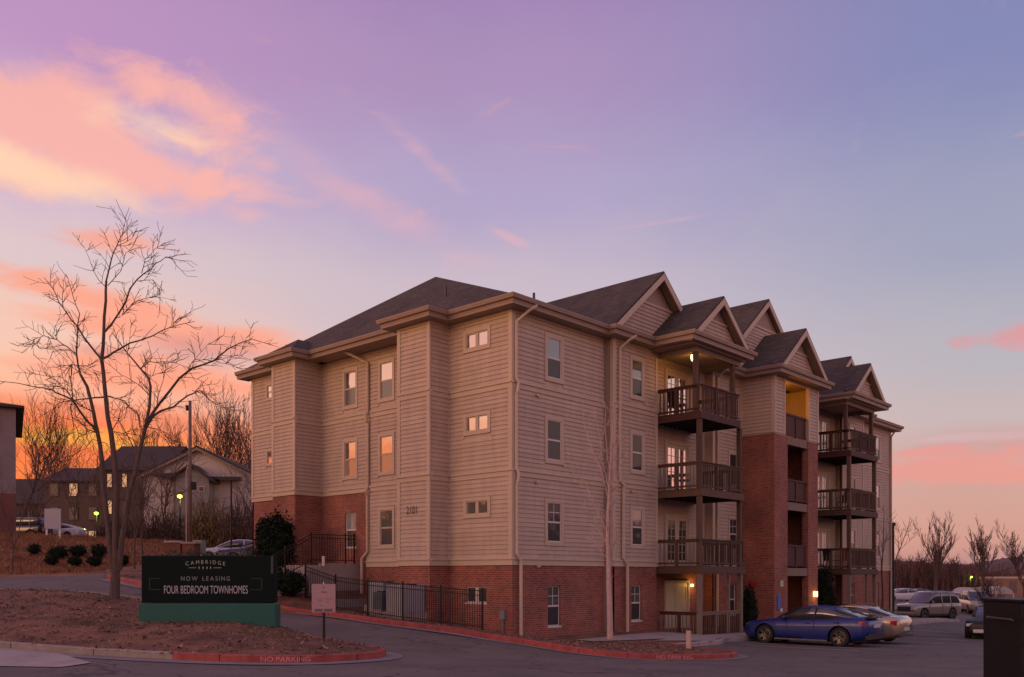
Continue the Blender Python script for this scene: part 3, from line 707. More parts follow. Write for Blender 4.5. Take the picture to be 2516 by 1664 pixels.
# near tower
for z0, z1 in FLR: side(FB, TB[0]+.13, TB[1]-.13, z0, z1)
wall(FB, TB[0], TB[1], [], 2.4, 11.0); bandrun(FB, TB[0]-.04, TB[1]+.04); cornerboard(FB, TB[0]-.035, TB[0]+.13, 2.62, 10.86); cornerboard(FB, TB[1]-.13, TB[1]+.035, 2.62, 10.86)
brickwall(FB, TB[0], TB[1], -1.2, 2.38, [])
SB = Face('S', TB[0])
for z0, z1 in FLR: side(SB, -.90, -.03, z0, z1)
wall(SB, -.93, 0, [], 2.4, 11); bandrun(SB, -.93, -.01); brickwall(SB, -.94+.12, -.001, -1.2, 2.38, [])
for z0, z1 in FLR: m_ = MB(); SB.box(m_, -.075, -.02, z0, z1, .0, .04); m_.build('corner_board', trim, B)
# recessed middle
RS = 8.3
hr = []
for i, (a, b) in enumerate(UP):
    bb = (a, b)
    hr.append(window(FR, 6.68, 7.42, a, b, g1=glass if i else glass_l1, g2=glass_dim if i != 1 else glassmat('curtain_glass', (.30, .20, .13), .12) if 'curtain_glass' not in MATS else MATS['curtain_glass']))
    if i: hr.append(window(FR, 8.98, 9.72, a, b, g2=glass_dim if i == 2 else MATS['curtain_glass']))
for k, (z0, z1) in enumerate(FLR):
    if k == 0: side(FR, TB[1]+.02, RS, z0, z1, hr)
    else: side(FR, TB[1]+.02, TC[0]-.02, z0, z1, hr)
wall(FR, TB[1], RS, [], 2.4, 11); wall(FR, RS, TC[0], [], 5.4, 11); bandrun(FR, TB[1], RS, (0,)); bandrun(FR, TB[1], TC[0], (1, 2))
h = window(FR, 8.98, 9.72, 3.20, 4.62, casing=0, sunk=.08, sashm=whitetrim, g1=blind, g2=glass_dim)
cornerboard(FR, RS-.16, RS, 2.62, 5.38, .03)
brickwall(FR, TB[1], RS, -1.2, 2.38, []); brickwall(FR, RS+.0, TC[0], 1.0, 5.38, [h], -.12, .01)
# north side of near tower is never seen; the far tower
SC = Face('S', TC[0])
for z0, z1 in FLR[1:]:
    side(FC, TC[0]+.13, TC[1]-.13, z0, z1); side(SC, -.86, .42, z0, z1)
wall(FC, TC[0], TC[1], [], 5.4, 11); wall(SC, -.89, .45, [], 5.4, 11)
bandrun(FC, TC[0]-.04, TC[1]+.04, (1, 2)); bandrun(SC, -.89, .44, (1, 2))
cornerboard(FC, TC[0]-.035, TC[0]+.13, 5.6, 10.86); cornerboard(FC, TC[1]-.13, TC[1]+.035, 5.6, 10.86)
for z0, z1 in FLR[1:]: m_ = MB(); SC.box(m_, .37, .43, z0, z1, 0, .04); m_.build('corner_board', trim, B)
brickwall(FC, TC[0], TC[1], 1.0, 5.38, []); brickwall(SC, -.90+.12, .44, 1.0, 5.38, [])
hf = [window(FA, 14.2, 14.75, 9.92, 10.48, casing=.1, g1=glass, g2=glass), window(FA, 14.2, 14.75, 7.02, 7.57, casing=.1, g1=glass_dark, g2=glass)]
for z0, z1 in FLR[1:]: side(FA, TC[1]+.02, WD-.14, z0, z1, hf)
wall(FA, TC[1], WD, [], 5.4, 11); bandrun(FA, TC[1], WD+.04, (1, 2)); cornerboard(FA, WD-.14, WD+.035, 5.6, 10.86)
h = window(FA, 14.2, 14.75, 3.3, 4.0, casing=0, sunk=.08, sashm=whitetrim, g1=glass_dark); brickwall(FA, TC[1], WD, 1.0, 5.38, [h])
# ---- RIGHT WALL (faces -Y); the far half mirrors the near half
S0 = Face('S', 0.0); SJ = Face('S', -.35)
def mir(a0, a1, m): return (L-a1, L-a0) if m else (a0, a1)
for m in (False, True):
    def MW(face, a0, a1, *r, **k):
        k.setdefault('g2', glass_dark); k.setdefault('rail', whitetrim); return window(face, *mir(a0, a1, m), *r, **k)
    gmode = [glass_dark, glass_dark, glass, glass]
    # corner bay
    hs = [MW(S0, 1.80, 2.54, a, b, casing=.14, g1=[glass_dark, glass_dark, glass_blue][i] if not m else blind, muntin=(i == 0 and not m), sashm=whitetrim if False else None) for i, (a, b) in enumerate(UP)]
    a0, a1 = mir(.0, 5.21, m)
    for z0, z1 in FLR: side(S0, *mir(.14, 5.21, m), z0, z1, hs)
    wall(S0, max(a0, .0), a1, [], 2.4, 11); bandrun(S0, *(mir(-.04, 5.21, m)))
    cornerboard(S0, *mir(-.035, .14, m), 2.62, 10.86)
    h = MW(S0, 1.86, 2.56, .25, 1.66, casing=0, sunk=.09, sashm=whitetrim, g1=glassmat('leaf_mirror_tint_glass', (.06, .07, .055), .05) if 'leaf_mirror_tint_glass' not in MATS else MATS['leaf_mirror_tint_glass'], g2=glass_dark, muntin=True)  # greenish pane colour stands in for mirrored foliage
    brickwall(S0, a0+(0 if m else .12), a1, -1.2, 2.38, [h])
    # second bay, stands 35 cm proud
    hs = [MW(SJ, 6.42, 7.12, a, b, casing=.14, g1=[glass_blue, glass_dark, glass_blue][i]) for i, (a, b) in enumerate(UP)]
    for z0, z1 in FLR: side(SJ, *mir(5.33, 8.03, m), z0, z1, hs)
    a0, a1 = mir(5.21, 8.15, m); wall(SJ, a0, a1, [], 2.4, 11); bandrun(SJ, *mir(5.17, 8.17, m))
    cornerboard(SJ, *mir(5.18, 5.33, m), 2.62, 10.86); cornerboard(SJ, *mir(8.03, 8.18, m), 2.62, 10.86)
    h = MW(SJ, 6.42, 7.10, .30, 1.66, casing=0, sunk=.09, sashm=whitetrim, g1=MATS['leaf_mirror_tint_glass'], g2=glass_dark, muntin=True)
    brickwall(SJ, a0, a1, -1.2, 2.38, [h])
    if not m:
        FJ = Face('W', 5.21); mb = MB(); FJ.box(mb, -.35, 0, 2.4, 11.0, -.1, .004); mb.build('wall', trim, B)
        mb = MB(); FJ.box(mb, -.35, 0, -1.2, 2.38, -.1, .006); mb.build('wall', brickm, B)
    # behind the balcony
    a0, a1 = mir(8.15, 12.5, m)
    wall(S0, a0, a1, [], 2.4, 11)
    dh = [(9.25, 11.05, f, f+2.12) for f in (2.43, 5.43, 8.40)]
    dhm = [(*mir(d[0], d[1], m), d[2], d[3]) for d in dh]
    for k, (z0, z1) in enumerate(FLR): side(S0, a0+.02, a1-.02, z0, z1, dhm)
    brickwall(S0, a0, a1, -1.2, 2.38, [(*mir(9.3, 11.0, m), -.3, 1.80)])
    for k, (z0, z1) in enumerate(BANDS):
        if k == 0: mb = MB(); S0.box(mb, a0, a1, z0, z1, -.05, .03); mb.build('trim_band', trim, B)
    for k, f in enumerate((-.32, 2.43, 5.43, 8.40)):
        dm = trim if k else mat('lit_cream_door', (.55, .45, .30), .5)  # ground-floor door: lamplit cream put into its colour
        d0, d1 = mir(9.32, 10.98, m); zt = f+2.06
        mb = MB()
        S0.box(mb, d0-.1, d1+.1, zt, zt+.1, -.0, .09); S0.box(mb, d0-.1, d0, f, zt, -.0, .09); S0.box(mb, d1, d1+.1, f, zt, -.0, .09)
        dr = mb.build('door_frame', trim, B)
        md = (d0+d1)/2
        for q0, q1 in ((d0, md-.01), (md+.01, d1)):
            mb = MB(); s = .13
            for r in ((q0, q1, f, f+.26), (q0, q1, zt-.16, zt), (q0, q0+s, f+.26, zt-.16), (q1-s, q1, f+.26, zt-.16)): S0.box(mb, *r, .0, .05)
            mb.build('door', dm, dr)
            mb = MB(); S0.box(mb, q0+s, q1-s, f+.26, zt-.16, 0, .03); mb.build('door_pane', [mat('lamplit_pane_cream', (.50, .44, .28), .6), glass_dark, glass, glass][k] if not (m and k) else blind, dr)  # ground-floor panes: lamplight painted in as plain cream
            mb = MB(); am = (q0+q1)/2
            S0.box(mb, am-.012, am+.012, f+.26, zt-.16, .03, .045)
            for z in range(1, 5): zz = f+.26+(zt-.42-f)*z/5; S0.box(mb, q0+s, am-.012, zz-.01, zz+.01, .03, .045); S0.box(mb, am+.012, q1-s, zz-.01, zz+.01, .03, .045)
            if k: mb.build('muntin', trim, dr)
    # bay between balcony and stair tower
    a0, a1 = mir(12.5, 15.0, m)
    hs = [MW(SJ, 13.95, 14.6, a, b, casing=.12, g1=[glass_dark, glass_dark, blind][i] if not m else blind, g2=glass_dark, muntin=(i == 0)) for i, (a, b) in enumerate(UP)]
    for z0, z1 in FLR: side(SJ, *mir(12.62, 15.0, m), z0, z1, hs)
    wall(SJ, a0, a1, [], 2.4, 11); bandrun(SJ, *mir(12.46, 15.0, m)); cornerboard(SJ, *mir(12.47, 12.62, m), 2.62, 10.86)
    h = MW(SJ, 13.95, 14.6, .30, 1.66, casing=0, sunk=.09, sashm=whitetrim, g1=MATS['leaf_mirror_tint_glass'], g2=glass_dark)
    brickwall(SJ, a0, a1, -1.2, 2.38, [h])
    if not m:
        FJ = Face('W', 12.5); mb = MB(); FJ.box(mb, -.35, 0, 2.4, 11.0, -.1, .004); mb.build('wall', trim, B); mb = MB(); FJ.box(mb, -.35, 0, -1.2, 2.38, -.1, .006); mb.build('wall', brickm, B)
    else:
        FJ = Face('W', L-8.15); mb = MB(); FJ.box(mb, -.35, 0, 2.4, 11.0, -.1, .004); mb.build('wall', trim, B); mb = MB(); FJ.box(mb, -.35, 0, -1.2, 2.38, -.1, .006); mb.build('wall', brickm, B)
# far end wall (seen edge on) and back wall
mb = MB(); mb.box(L-.12, L, 0, WD, -1.2, 2.38); mb.box(0, L, WD-.12, WD, -1.2, 2.38); mb.build('wall', brickm, B)
mb = MB(); mb.box(L-.10, L, 0, WD, 2.38, 11); mb.box(0, L, WD-.10, WD, 2.38, 11); mb.build('wall', siding, B)
# ---- STAIR TOWER
X0, X1, YT = 15.0, 19.5, -2.0
ST = Face('S', YT); SW = Face('W', X0)
OB = (16.30, 18.45); OT = (15.98, 18.45)
holesb = [(OB[0], OB[1], -1.3, 2.02), (OB[0], OB[1], 2.42, 5.02), (OB[0], OB[1], 5.42, 8.0)]
tb = MB()
holed(tb, ST, X0, X1, -1.2, 8.36, [(OB[0], OB[1], -1.3, 8.37)], -.30, 0)
tb.box(X0, X0+.25, YT+.30, -.35, -1.2, 8.36); tb.box(X1-.25, X1, YT+.30, 4.0, -1.2, 8.36); tb.box(X0+.25, X1-.25, 3.8, 4.0, -1.2, 8.36); tb.box(X0, X0+.25, -.35, 4.0, -1.2, 8.36)
tb.build('stair_tower_wall', brickm, B)
tm = MB(); tm.box(X0+.01, X0+.12, YT+.1, -.35, 8.36, 11); tm.box(X1-.12, X1-.01, YT+.1, 4, 8.36, 11); tm.box(X0+.12, X1-.12, 3.9, 4.0, 8.36, 11); tm.box(X0+.01, X0+.12, -.35, 4, 8.36, 11)
holed(tm, ST, X0+.01, X1-.01, 8.36, 11, [(OT[0], OT[1], 8.3, 10.86)], -.12, -.001); tm.build('stair_tower_wall', siding, B)
side(ST, X0+.12, OT[0]-.08, 8.42, 10.95); side(ST, OT[1]+.08, X1-.12, 8.42, 10.95); side(SW, YT+.12, -.36, 8.42, 10.95)
SI = Face('S', 3.9); side(SI, X0+.12, X1-.12, 8.42, 10.95)
for a0, a1 in ((X0-.01, X0+.12), (OT[0]-.08, OT[0]+.03), (OT[1]-.03, OT[1]+.08), (X1-.12, X1+.01)): cornerboard(ST, a0, a1, 8.40, 10.97)
cornerboard(SW, YT-.01, YT+.12, 8.40, 10.97); cornerboard(SW, -.46, -.35, 8.4, 10.97)
for k, f in enumerate((2.40, 5.40, 8.38)):
    a0, a1 = (OB if k < 2 else (OB[0], OB[1]))
    mb = MB(); ST.box(mb, a0, a1, f-.36, f, -.22, -.04); mb.build('landing_beam', wood_grey, B)
    mb = MB(); mb.box(X0+.25, X1-.25, YT+.22, 1.2, f-.2, f-.005); mb.build('stair_landing', concrete, B)
    rl = MB(); ST.box(rl, a0, a1, f+.98, f+1.07, -.18, -.08); ST.box(rl, a0, a1, f+.08, f+.15, -.17, -.09); am = (a0+a1)/2
    ST.box(rl, am-.05, am+.05, f, f+.98, -.18, -.08)
    rr = rl.build('landing_rail', wood_red, B)
    for q0, q1 in ((a0+.02, am-.06), (am+.06, a1-.02)):
        mb = MB(); ST.box(mb, q0, q1, f+.15, f+.98, -.14, -.12); mb.build('rail_panel', wood_red, rr)
# flights of stairs inside
for k, f in enumerate((-.3, 2.40, 5.40)):
    mb = MB(); up = (3.0 if k else 2.7)
    for j in range(16):
        z = f+up*(j+1)/17; x = X0+.6
        mb.box(16.9, 18.9, 1.3+j*.15, 1.3+j*.15+.28, z-.05, z)
    mb.build('stairs', concrete, B)
# ---- BALCONIES
post_m = wood
def tp(name, m, parent, fn): mb = MB(); fn(mb); return mb.build(name, m, parent)
BAL = MB(); BAL.box(-.019, .019, -.019, .019, 0, .82); _b = BAL.build('baluster', wood); BALM = _b.data; bpy.data.objects.remove(_b)
BAL = MB(); BAL.box(-.019, .019, -.019, .019, 0, .82); _b = BAL.build('baluster', wood_grey); BALG = _b.data; bpy.data.objects.remove(_b)
def rail(parent, a, b, z, m, bm_, n, posts=()):
    a = Vector(a); b = Vector(b); d = b-a
    mb = MB(); mb.beam((a.x, a.y, z+1.02), (b.x, b.y, z+1.02), .13, .045); mb.beam((a.x, a.y, z+.95), (b.x, b.y, z+.95), .05, .09); mb.beam((a.x, a.y, z+.10), (b.x, b.y, z+.10), .05, .08)
    for t in posts:
        q = a+d*t; mb.box(q.x-.05, q.x+.05, q.y-.05, q.y+.05, z-.22, z+1.0)
    r = mb.build('railing', m, parent)
    for i in range(n):
        q = a+d*((i+.5)/n)
        o = bpy.data.objects.new('baluster', bm_); COL.objects.link(o); o.parent = r; o.location = (q.x, q.y, z+.13)
for m in (False, True):
    xa, ym = 8.2, -2.35
    specs = [(5.40-2.98, 11.75), (5.40, 11.6), (8.38, 11.3)]
    for k, (f, xr) in enumerate(specs):
        x0, x1 = mir(xa, xr, m) if not m else (L-11.9, L-8.3)
        yb = -.36 if True else 0
        f = [2.42, 5.42, 8.40][k]
        # deck: rim joists and boards
        mb = MB(); mb.box(x0, x1, ym, ym+.05, f-.30, f-.04); mb.box(x0, x0+.05, ym+.05, 0, f-.30, f-.04); mb.box(x1-.05, x1, ym+.05, 0, f-.30, f-.04)
        rim = mb.build('balcony', wood_red if k == 2 else wood, B)
        for j in range(15):
            y = ym+.02+j*(-.02-ym)/15
            tp('deck_board', wood, rim, lambda q, y=y: q.box(x0-.02, x1+.02, y, y+(-ym)/15-.012, f-.038, f))
        mb = MB()
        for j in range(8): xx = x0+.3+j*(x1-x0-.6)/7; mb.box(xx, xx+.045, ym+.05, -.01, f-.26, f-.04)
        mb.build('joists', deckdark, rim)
        topm = wood_red if k == 2 else wood
        rail(rim, (x0+.06, -.2 if not m else -.36), (x0+.06, ym+.12), f, topm, BALM if k == 2 else BALG, 12, (.5,))
        rail(rim, (x0+.15, ym+.08), (x1-.06, ym+.08), f, wood if k < 2 else wood_red, BALM, 24, (.37, .68))
        rail(rim, (x1-.06, -.36), (x1-.06, ym+.12), f, topm, BALM, 10, (.5,))
    # posts: four legs below, set-back posts under the roof
    xl, xr = mir(8.2, 11.6, m) if not m else (L-11.9, L-8.3)
    for x in (xl+.12, xr-.14):
        for (z0, z1) in ((-.6, 2.12), (2.42, 5.12), (5.42, 8.10)):
            xx = x+(.06 if (z0 < 0 and x > xl+1) else 0)
            tp('balcony_post', wood_grey if z0 < 0 else wood, B, lambda q: q.box(xx-.085, xx+.085, ym+.06, ym+.23, z0, z1))
        x3 = x if x < xl+1 or m else x-.28
        tp('balcony_post', wood, B, lambda q: q.box(x3-.085, x3+.085, -2.12, -1.95, 8.40, 10.72))
        tp('balcony_post', wood, B, lambda q: q.box(x3-.05, x3+.05, -.48, -.37, -.6, 10.72)) if x > xl+1 else None
    tp('balcony_post', wood_grey, B, lambda q: q.box(xl+2.3, xl+2.38, ym+.08, ym+.18, -.6, 2.12))
    # ground floor fence of the patio
    g = empty('x'); bpy.data.objects.remove(g)
    mb = MB(); mb.box(xl, xl+.02, ym+.1, ym+.12, -.5, -.48); pf = mb.build('patio_rail', wood_grey, B)
    rail(pf, (xl+.1, -.4), (xl+.1, ym+.15), -.42, wood_red, BALG, 11, (.5,))
    rail(pf, (xl+.2, ym+.14), (xr-.16, ym+.14), -.42, wood_grey, BALM, 20, (.37, .66))
    # porch ceiling
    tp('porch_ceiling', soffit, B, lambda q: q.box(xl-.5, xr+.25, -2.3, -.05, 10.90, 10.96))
    tp('porch_beam', wood_grey, B, lambda q: (q.box(xl-.02, xr+.05, -2.14, -1.93, 10.70, 10.90), q.box(xl-.02, xl+.18, -1.93, -.4, 10.70, 10.90), q.box(xr-.15, xr+.05, -1.93, -.4, 10.70, 10.90)))
# ---- boards: nearest 300 as parts, the rest as one
def bkey(b):
    p = b[0].p((b[1]+b[2])/2, b[3]); return (p[0]-CAM[0])*FW[0]+(p[1]-CAM[1])*FW[1]-min(b[2]-b[1], 4)*.6
boards.sort(key=bkey)
rest = MB()
for n, (f, a0, a1, z, hh) in enumerate(boards):
    if n < 300:
        o = bpy.data.objects.new('siding_board', BOARD); COL.objects.link(o); o.parent = B
        o.scale = (a1-a0, 1, hh/RV)
        if f.k == 'S': o.location = f.p(a1, z); o.rotation_euler = (0, 0, math.pi)
        else: o.location = f.p(a0, z); o.rotation_euler = (0, 0, math.pi/2)
    else:
        p = lambda a, zz, oo: f.p(a, zz, oo)
        b0 = len(rest.v); rest.v += [p(a0, z, 0), p(a0, z, .034), p(a0, z+hh, .006), p(a0, z+hh, 0), p(a1, z, 0), p(a1, z, .034), p(a1, z+hh, .006), p(a1, z+hh, 0)]
        fs = [(0, 1, 2, 3), (4, 7, 6, 5), (1, 5, 6, 2), (0, 4, 5, 1), (2, 6, 7, 3)]
        rest.f += [tuple(b0+i for i in (q if f.k == 'W' else q[::-1])) for q in fs]
rest.build('siding_boards', siding, B, fix=False, kind='stuff')
# ---- ROOFS
ZE = 11.26; OV = .5
A1 = (3.9, 8.0, 14.8); A2 = (L-3.9, 8.0, 14.8)
c00, c01, c10, c11 = (-OV, -OV, ZE), (-OV, WD+OV, ZE), (L+OV, -OV, ZE), (L+OV, WD+OV, ZE)
mb = MB(); dn = (0, 0, -.07)
for q in ([c00, c10, A2, A1], [c11, c01, A1, A2], [c01, c00, A1], [c10, c11, A2]): mb.prism(q, dn)
rf = mb.build('roof', shingle, B)
def eave(path, name='eave', closed=False, m=gutterm, z=ZE):
    """soffit edge + fascia + gutter swept along an outline; outward is to the right of travel"""
    V = [Vector(p) for p in path]; n = len(V); off = []
    for i in range(n):
        a = (V[i]-V[i-1]).normalized() if i else (V[1]-V[0]).normalized(); b = (V[(i+1) % n]-V[i]).normalized() if i < n-1 else a
        na = Vector((a.y, -a.x)); nb = Vector((b.y, -b.x)); s = na+nb; s = s/max(.2, s.dot(na)); off.append(s)
    prof = [(-.62, z-.30), (0, z-.30), (0, z-.24), (.02, z-.16), (.10, z-.13), (.13, z-.02), (.13, z+.01), (.10, z+.01), (.0, z+.0), (-.04, z-.22), (-.62, z-.22)]
    mb = MB(); k = len(prof)
    for v, s in zip(V, off): mb.v += [(v.x+s.x*p, v.y+s.y*p, zz) for p, zz in prof]
    for i in range(n-1):
        for j in range(k): mb.f.append((i*k+j, i*k+(j+1) % k, (i+1)*k+(j+1) % k, (i+1)*k+j))
    mb.f.append(tuple(range(k))); mb.f.append(tuple((n-1)*k+j for j in range(k))[::-1])
    return mb.build(name, m, B)
tb0, tb1, tc0, tc1 = TB[0]-.45, TB[1]+.45, TC[0]-.45, TC[1]+.45
yj, yb_, yt = -.82, -2.55, -2.5
bx = (7.3, 12.05)                                                   # balcony roof edges
tx = (14.6, 19.9)
eave([(-OV, WD+OV), (-OV, tc1), (-1.35, tc1), (-1.35, tc0), (-OV, tc0), (-OV, tb1), (-1.40, tb1), (-1.40, tb0), (-OV, tb0), (-OV, -OV), (4.75, -OV), (4.75, yj), (bx[0], yj), (bx[0], yb_), (bx[1], yb_), (bx[1], yj),
      (tx[0], yj), (tx[0], yt), (tx[1], yt), (tx[1], yj), (L-bx[1], yj), (L-bx[1], yb_), (L-bx[0], yb_), (L-bx[0], yj), (L-4.75, yj), (L-4.75, -OV), (L+OV, -OV), (L+OV, WD+OV)])
# soffit boards closing the eaves
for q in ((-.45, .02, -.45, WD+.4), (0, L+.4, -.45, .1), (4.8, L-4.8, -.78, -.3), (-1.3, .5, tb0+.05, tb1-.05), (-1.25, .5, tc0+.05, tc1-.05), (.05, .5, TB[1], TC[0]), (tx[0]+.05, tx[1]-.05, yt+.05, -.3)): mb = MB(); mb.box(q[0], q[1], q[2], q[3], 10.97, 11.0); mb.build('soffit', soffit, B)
# little hips over the two towers
for (y0, y1, xf, ri) in ((tb0, tb1, -1.40, .62), (tc0, tc1, -1.35, .80)):
    ym_ = (y0+y1)/2; xa_ = xf+1.15; zb = ZE+ri; xb_ = -OV+ri/.805+.3
    mb = MB()
    ap = (xa_, ym_, zb); bp_ = (xb_, ym_, zb)
    for q in ([(xf, y0, ZE), (xf, y1, ZE), ap], [(xf, y0, ZE), ap, bp_, (-.1, y0, ZE)], [(xf, y1, ZE), ap, bp_, (-.1, y1, ZE)]): mb.prism(q, dn)
    mb.build('roof', shingle, B)
# gables
def gable(cx, yf, half, apex, yback, ytym, foot=ZE, vent=True, tym=True, pent=False):
    sl = (apex-foot)/half
    mb = MB()
    mb.prism([(cx-half, yf, foot), (cx, yf, apex), (cx, yback, apex), (cx-half, yback, foot)], (0, 0, -.09))
    mb.prism([(cx+half, yf, foot), (cx, yf, apex), (cx, yback, apex), (cx+half, yback, foot)], (0, 0, -.09))
    r = mb.build('roof', shingle, B)
    w = .26
    mb = MB()
    for s in (-1, 1):
        mb.prism([(cx+s*half, yf-.03, foot-.10), (cx, yf-.03, apex-.10), (cx, yf-.03, apex-.10-w), (cx+s*(half-w/sl*.99), yf-.03, foot-.10)], (0, .045, 0))
    mb.build('rake_board', trim, r)
    mb = MB()
    for s in (-1, 1): mb.prism([(cx+s*(half-.1), yf+.02, foot-.13), (cx, yf+.02, apex-.13), (cx, ytym, apex-.13), (cx+s*(half-.1), ytym, foot-.13)], (0, 0, -.03))
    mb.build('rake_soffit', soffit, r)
    # tympanum, boards and louvre
    mb = MB(); mb.prism([(cx-half+.15, ytym, foot-.2), (cx+half-.15, ytym, foot-.2), (cx, ytym, apex-.2)], (0, .1, 0)); mb.build('gable_wall', siding, B)
    zt = apex-.30-min(1.05, (apex-foot)*.34)
    n = int((zt-foot+.1)/RV)
    fc = Face('S', ytym)
    bmb = MB()
    for i in range(n):
        z = foot-.1+i*RV; hw = half-(z+RV-foot+.35)/sl
        if hw < .1: break
        p = fc.p; a0, a1 = cx-hw, cx+hw
        b0 = len(bmb.v); bmb.v += [p(a0, z, 0), p(a0, z, .034), p(a0, z+RV, .006), p(a0, z+RV, 0), p(a1, z, 0), p(a1, z, .034), p(a1, z+RV, .006), p(a1, z+RV, 0)]
        bmb.f += [tuple(b0+i_ for i_ in q[::-1]) for q in [(0, 1, 2, 3), (4, 7, 6, 5), (1, 5, 6, 2), (0, 4, 5, 1), (2, 6, 7, 3)]]
    bmb.build('gable_boards', siding, B, fix=False)
    hw = (apex-.22-zt)/sl
    mb = MB(); fc.box(mb, cx-hw, cx+hw, zt-.10, zt, 0, .05); mb.build('collar_trim', trim, B)
    mb = MB(); mb.prism([(cx-hw+.05, ytym-.012, zt), (cx+hw-.05, ytym-.012, zt), (cx, ytym-.012, apex-.26)], (0, .012, 0)); mb.build('gable_vent', soffit, B)
def pent(x0, x1, yf, yt_):
    mb = MB(); mb.prism([(x0, yf, ZE), (x1, yf, ZE), (x1, yt_, ZE+.16), (x0, yt_, ZE+.16)], (0, 0, -.05)); mb.build('pent_roof', shingle, B)
back = 5.5
gable(8.0, -.80, 3.35, 14.05, 6.8, -.36)
gable(L-8.0, -.80, 3.35, 14.05, 6.8, -.36)
gable(17.25, -.62, 4.6, 15.1, 8.5, -.36)
gable(9.68, -2.50, 2.25, 13.10, 3.2, -2.12); pent(*bx, -2.55, -2.0)
gable(L-9.68, -2.50, 2.25, 13.10, 3.2, -2.12); pent(L-bx[1], L-bx[0], -2.55, -2.0)
gable(17.25, -2.45, 2.55, 13.38, 4.2, -2.02); pent(*tx, -2.5, -1.95)
# roof penetrations
for i, (x, y, r, h) in enumerate([(1.1, 4.4, .04, .42), (.6, 14.2, .04, .2), (1.0, -.1, .045, .28)]):
    zr = ZE+min((x+OV)*(14.8-ZE)/4.4, (y+OV)*(14.8-ZE)/8.5)
    mb = MB(); mb.tube([(x, y, zr-.1), (x, y, zr+h)], r, 8); mb.build('vent_pipe', black_plastic, B)
# ---- downspouts
def spout(pts, wx=.11):
    mb = MB()
    for a, b in zip(pts, pts[1:]): mb.beam(a, b, .09, .075, up=(0, 1, .01) if abs(a[0]-b[0])+abs(a[1]-b[1]) < .01 else (0, 0, 1))
    mb.tube(pts, .055, 8)
    mb.build('downspout', gutterm if False else trim, B)
spout([(.62, -.56, 11.1), (.40, -.5, 10.95), (.12, -.10, 10.55), (.12, -.10, 8.62), (.17, -.15, 8.5), (.12, -.15, 8.2), (.12, -.10, 8.1), (.12, -.10, 5.6), (.17, -.15, 5.45), (.17, -.15, 5.3), (.14, -.10, 5.1), (.14, -.10, 2.75), (.30, -.14, 2.5), (.30, -.14, 0.0)])
spout([(6.0, -.86, 11.1), (5.75, -.8, 10.95), (5.55, -.44, 10.6), (5.55, -.44, 5.6), (5.75, -.50, 5.45), (5.75, -.46, 5.2), (5.75, -.45, 2.7), (5.95, -.5, 2.45), (5.95, -.5, -.1)])
spout([(-.28, 9.0, 11.1), (-.2, 8.8, 10.95), (.35, 8.12, 10.5), (.35, 8.12, 8.6), (.26, 8.12, 8.45), (.28, 8.12, 8.2), (.36, 8.12, 8.1), (.36, 8.12, 5.6), (.26, 8.12, 5.4), (.36, 8.16, 5.2), (.36, 8.16, 3.0), (.28, 8.42, 2.7), (.28, 8.42, 1.2)])
spout([(L-.1, -.56, 11.1), (L-.12, -.3, 10.9), (L-.12, -.10, 10.6), (L-.12, -.10, -.6)])
spout([(12.75, -.86, 11.0), (12.8, -.45, 10.7), (12.8, -.43, 2.5), (12.8, -.43, -.5)])
spout([(L-11.0, -.06, 10.8), (L-11.0, -.08, -.5)])
# small wall things
for x, z, f in ((1.15, 8.25, S0), (1.15, 5.25, S0), (6.3, 5.28, SJ), (7.5, 5.28, SJ), (1.2, 2.36, S0)):
    mb = MB(); f.box(mb, x, x+.13, z-.05, z+.04, .04, .12); mb.build('wall_vent', trim, B)
me = textmesh('2101', .40); xs = [v.co.x for v in me.vertices]
for v in me.vertices: v.co.x *= .80
me.materials.clear(); me.materials.append(mat('number_bronze', (.10, .05, .035), .5))
o = bpy.data.objects.new('house_number', me); COL.objects.link(o); o.parent = B
# text baseline runs towards -Y on a wall that looks to -X
o.matrix_local = Matrix(((0, 0, -1, -.94-.045), (-1, 0, 0, 3.94), (0, 1, 0, 4.15), (0, 0, 0, 1)))
for v in me.vertices: v.co.x *= 1.0
# ---- lamps that are lit
def lamp_light(loc, e, col=(1, .55, .14), r=.08, name='lamp_glow'):
    l = bpy.data.lights.new(name, 'POINT'); l.energy = e; l.color = col; l.shadow_soft_size = r
    o = bpy.data.objects.new(name, l); COL.objects.link(o); o.location = loc; return o
lit = mat('lit_lamp', (1, .8, .5), .4, emis=((1, .66, .26), 6.0))
lit2 = mat('lit_sconce', (1, .7, .3), .4, emis=((1, .58, .16), 5.0))
def jar(loc, m, r=.11, parent=B):
    x, y, z = loc
    mb = MB(); mb.lathe([(.02, .02), (r*.9, .0), (r, -.05), (r, -.06)], (x, y, z+.17), n=14); o1 = mb.build('ceiling_lamp', black_plastic, parent)
    mb = MB(); mb.lathe([(0, -.14), (r*.7, -.12), (r, -.03), (r, .08), (r*.8, .12), (0, .13)], (x, y, z), n=16); mb.build('lamp_glass', m, o1, smooth=True)
jar((9.0, -1.5, 10.70), lit, .085); lamp_light((9.0, -1.5, 10.42), 16, (1, .42, .08))
jar((17.0, -.9, 10.66), lit, .10); lamp_light((16.7, -.9, 10.35), 60, (1, .33, .012))
mb = MB(); mb.box(11.28, 11.34, -.12, -.01, 1.58, 1.68); mb.build('wall_lamp', lit, B); lamp_light((11.31, -.38, 1.62), 9, (1, .5, .12), .04)
mb = MB(); mb.box(19.0, 19.22, -2.12, -2.0, 1.05, 1.30); mb.build('wall_lamp', lit2, B); lamp_light((19.11, -2.24, 1.1), 5, (1, .42, .05), .05)
lamp_light((17.3, 1.0, 1.6), 4, (1, .5, .1), .1)
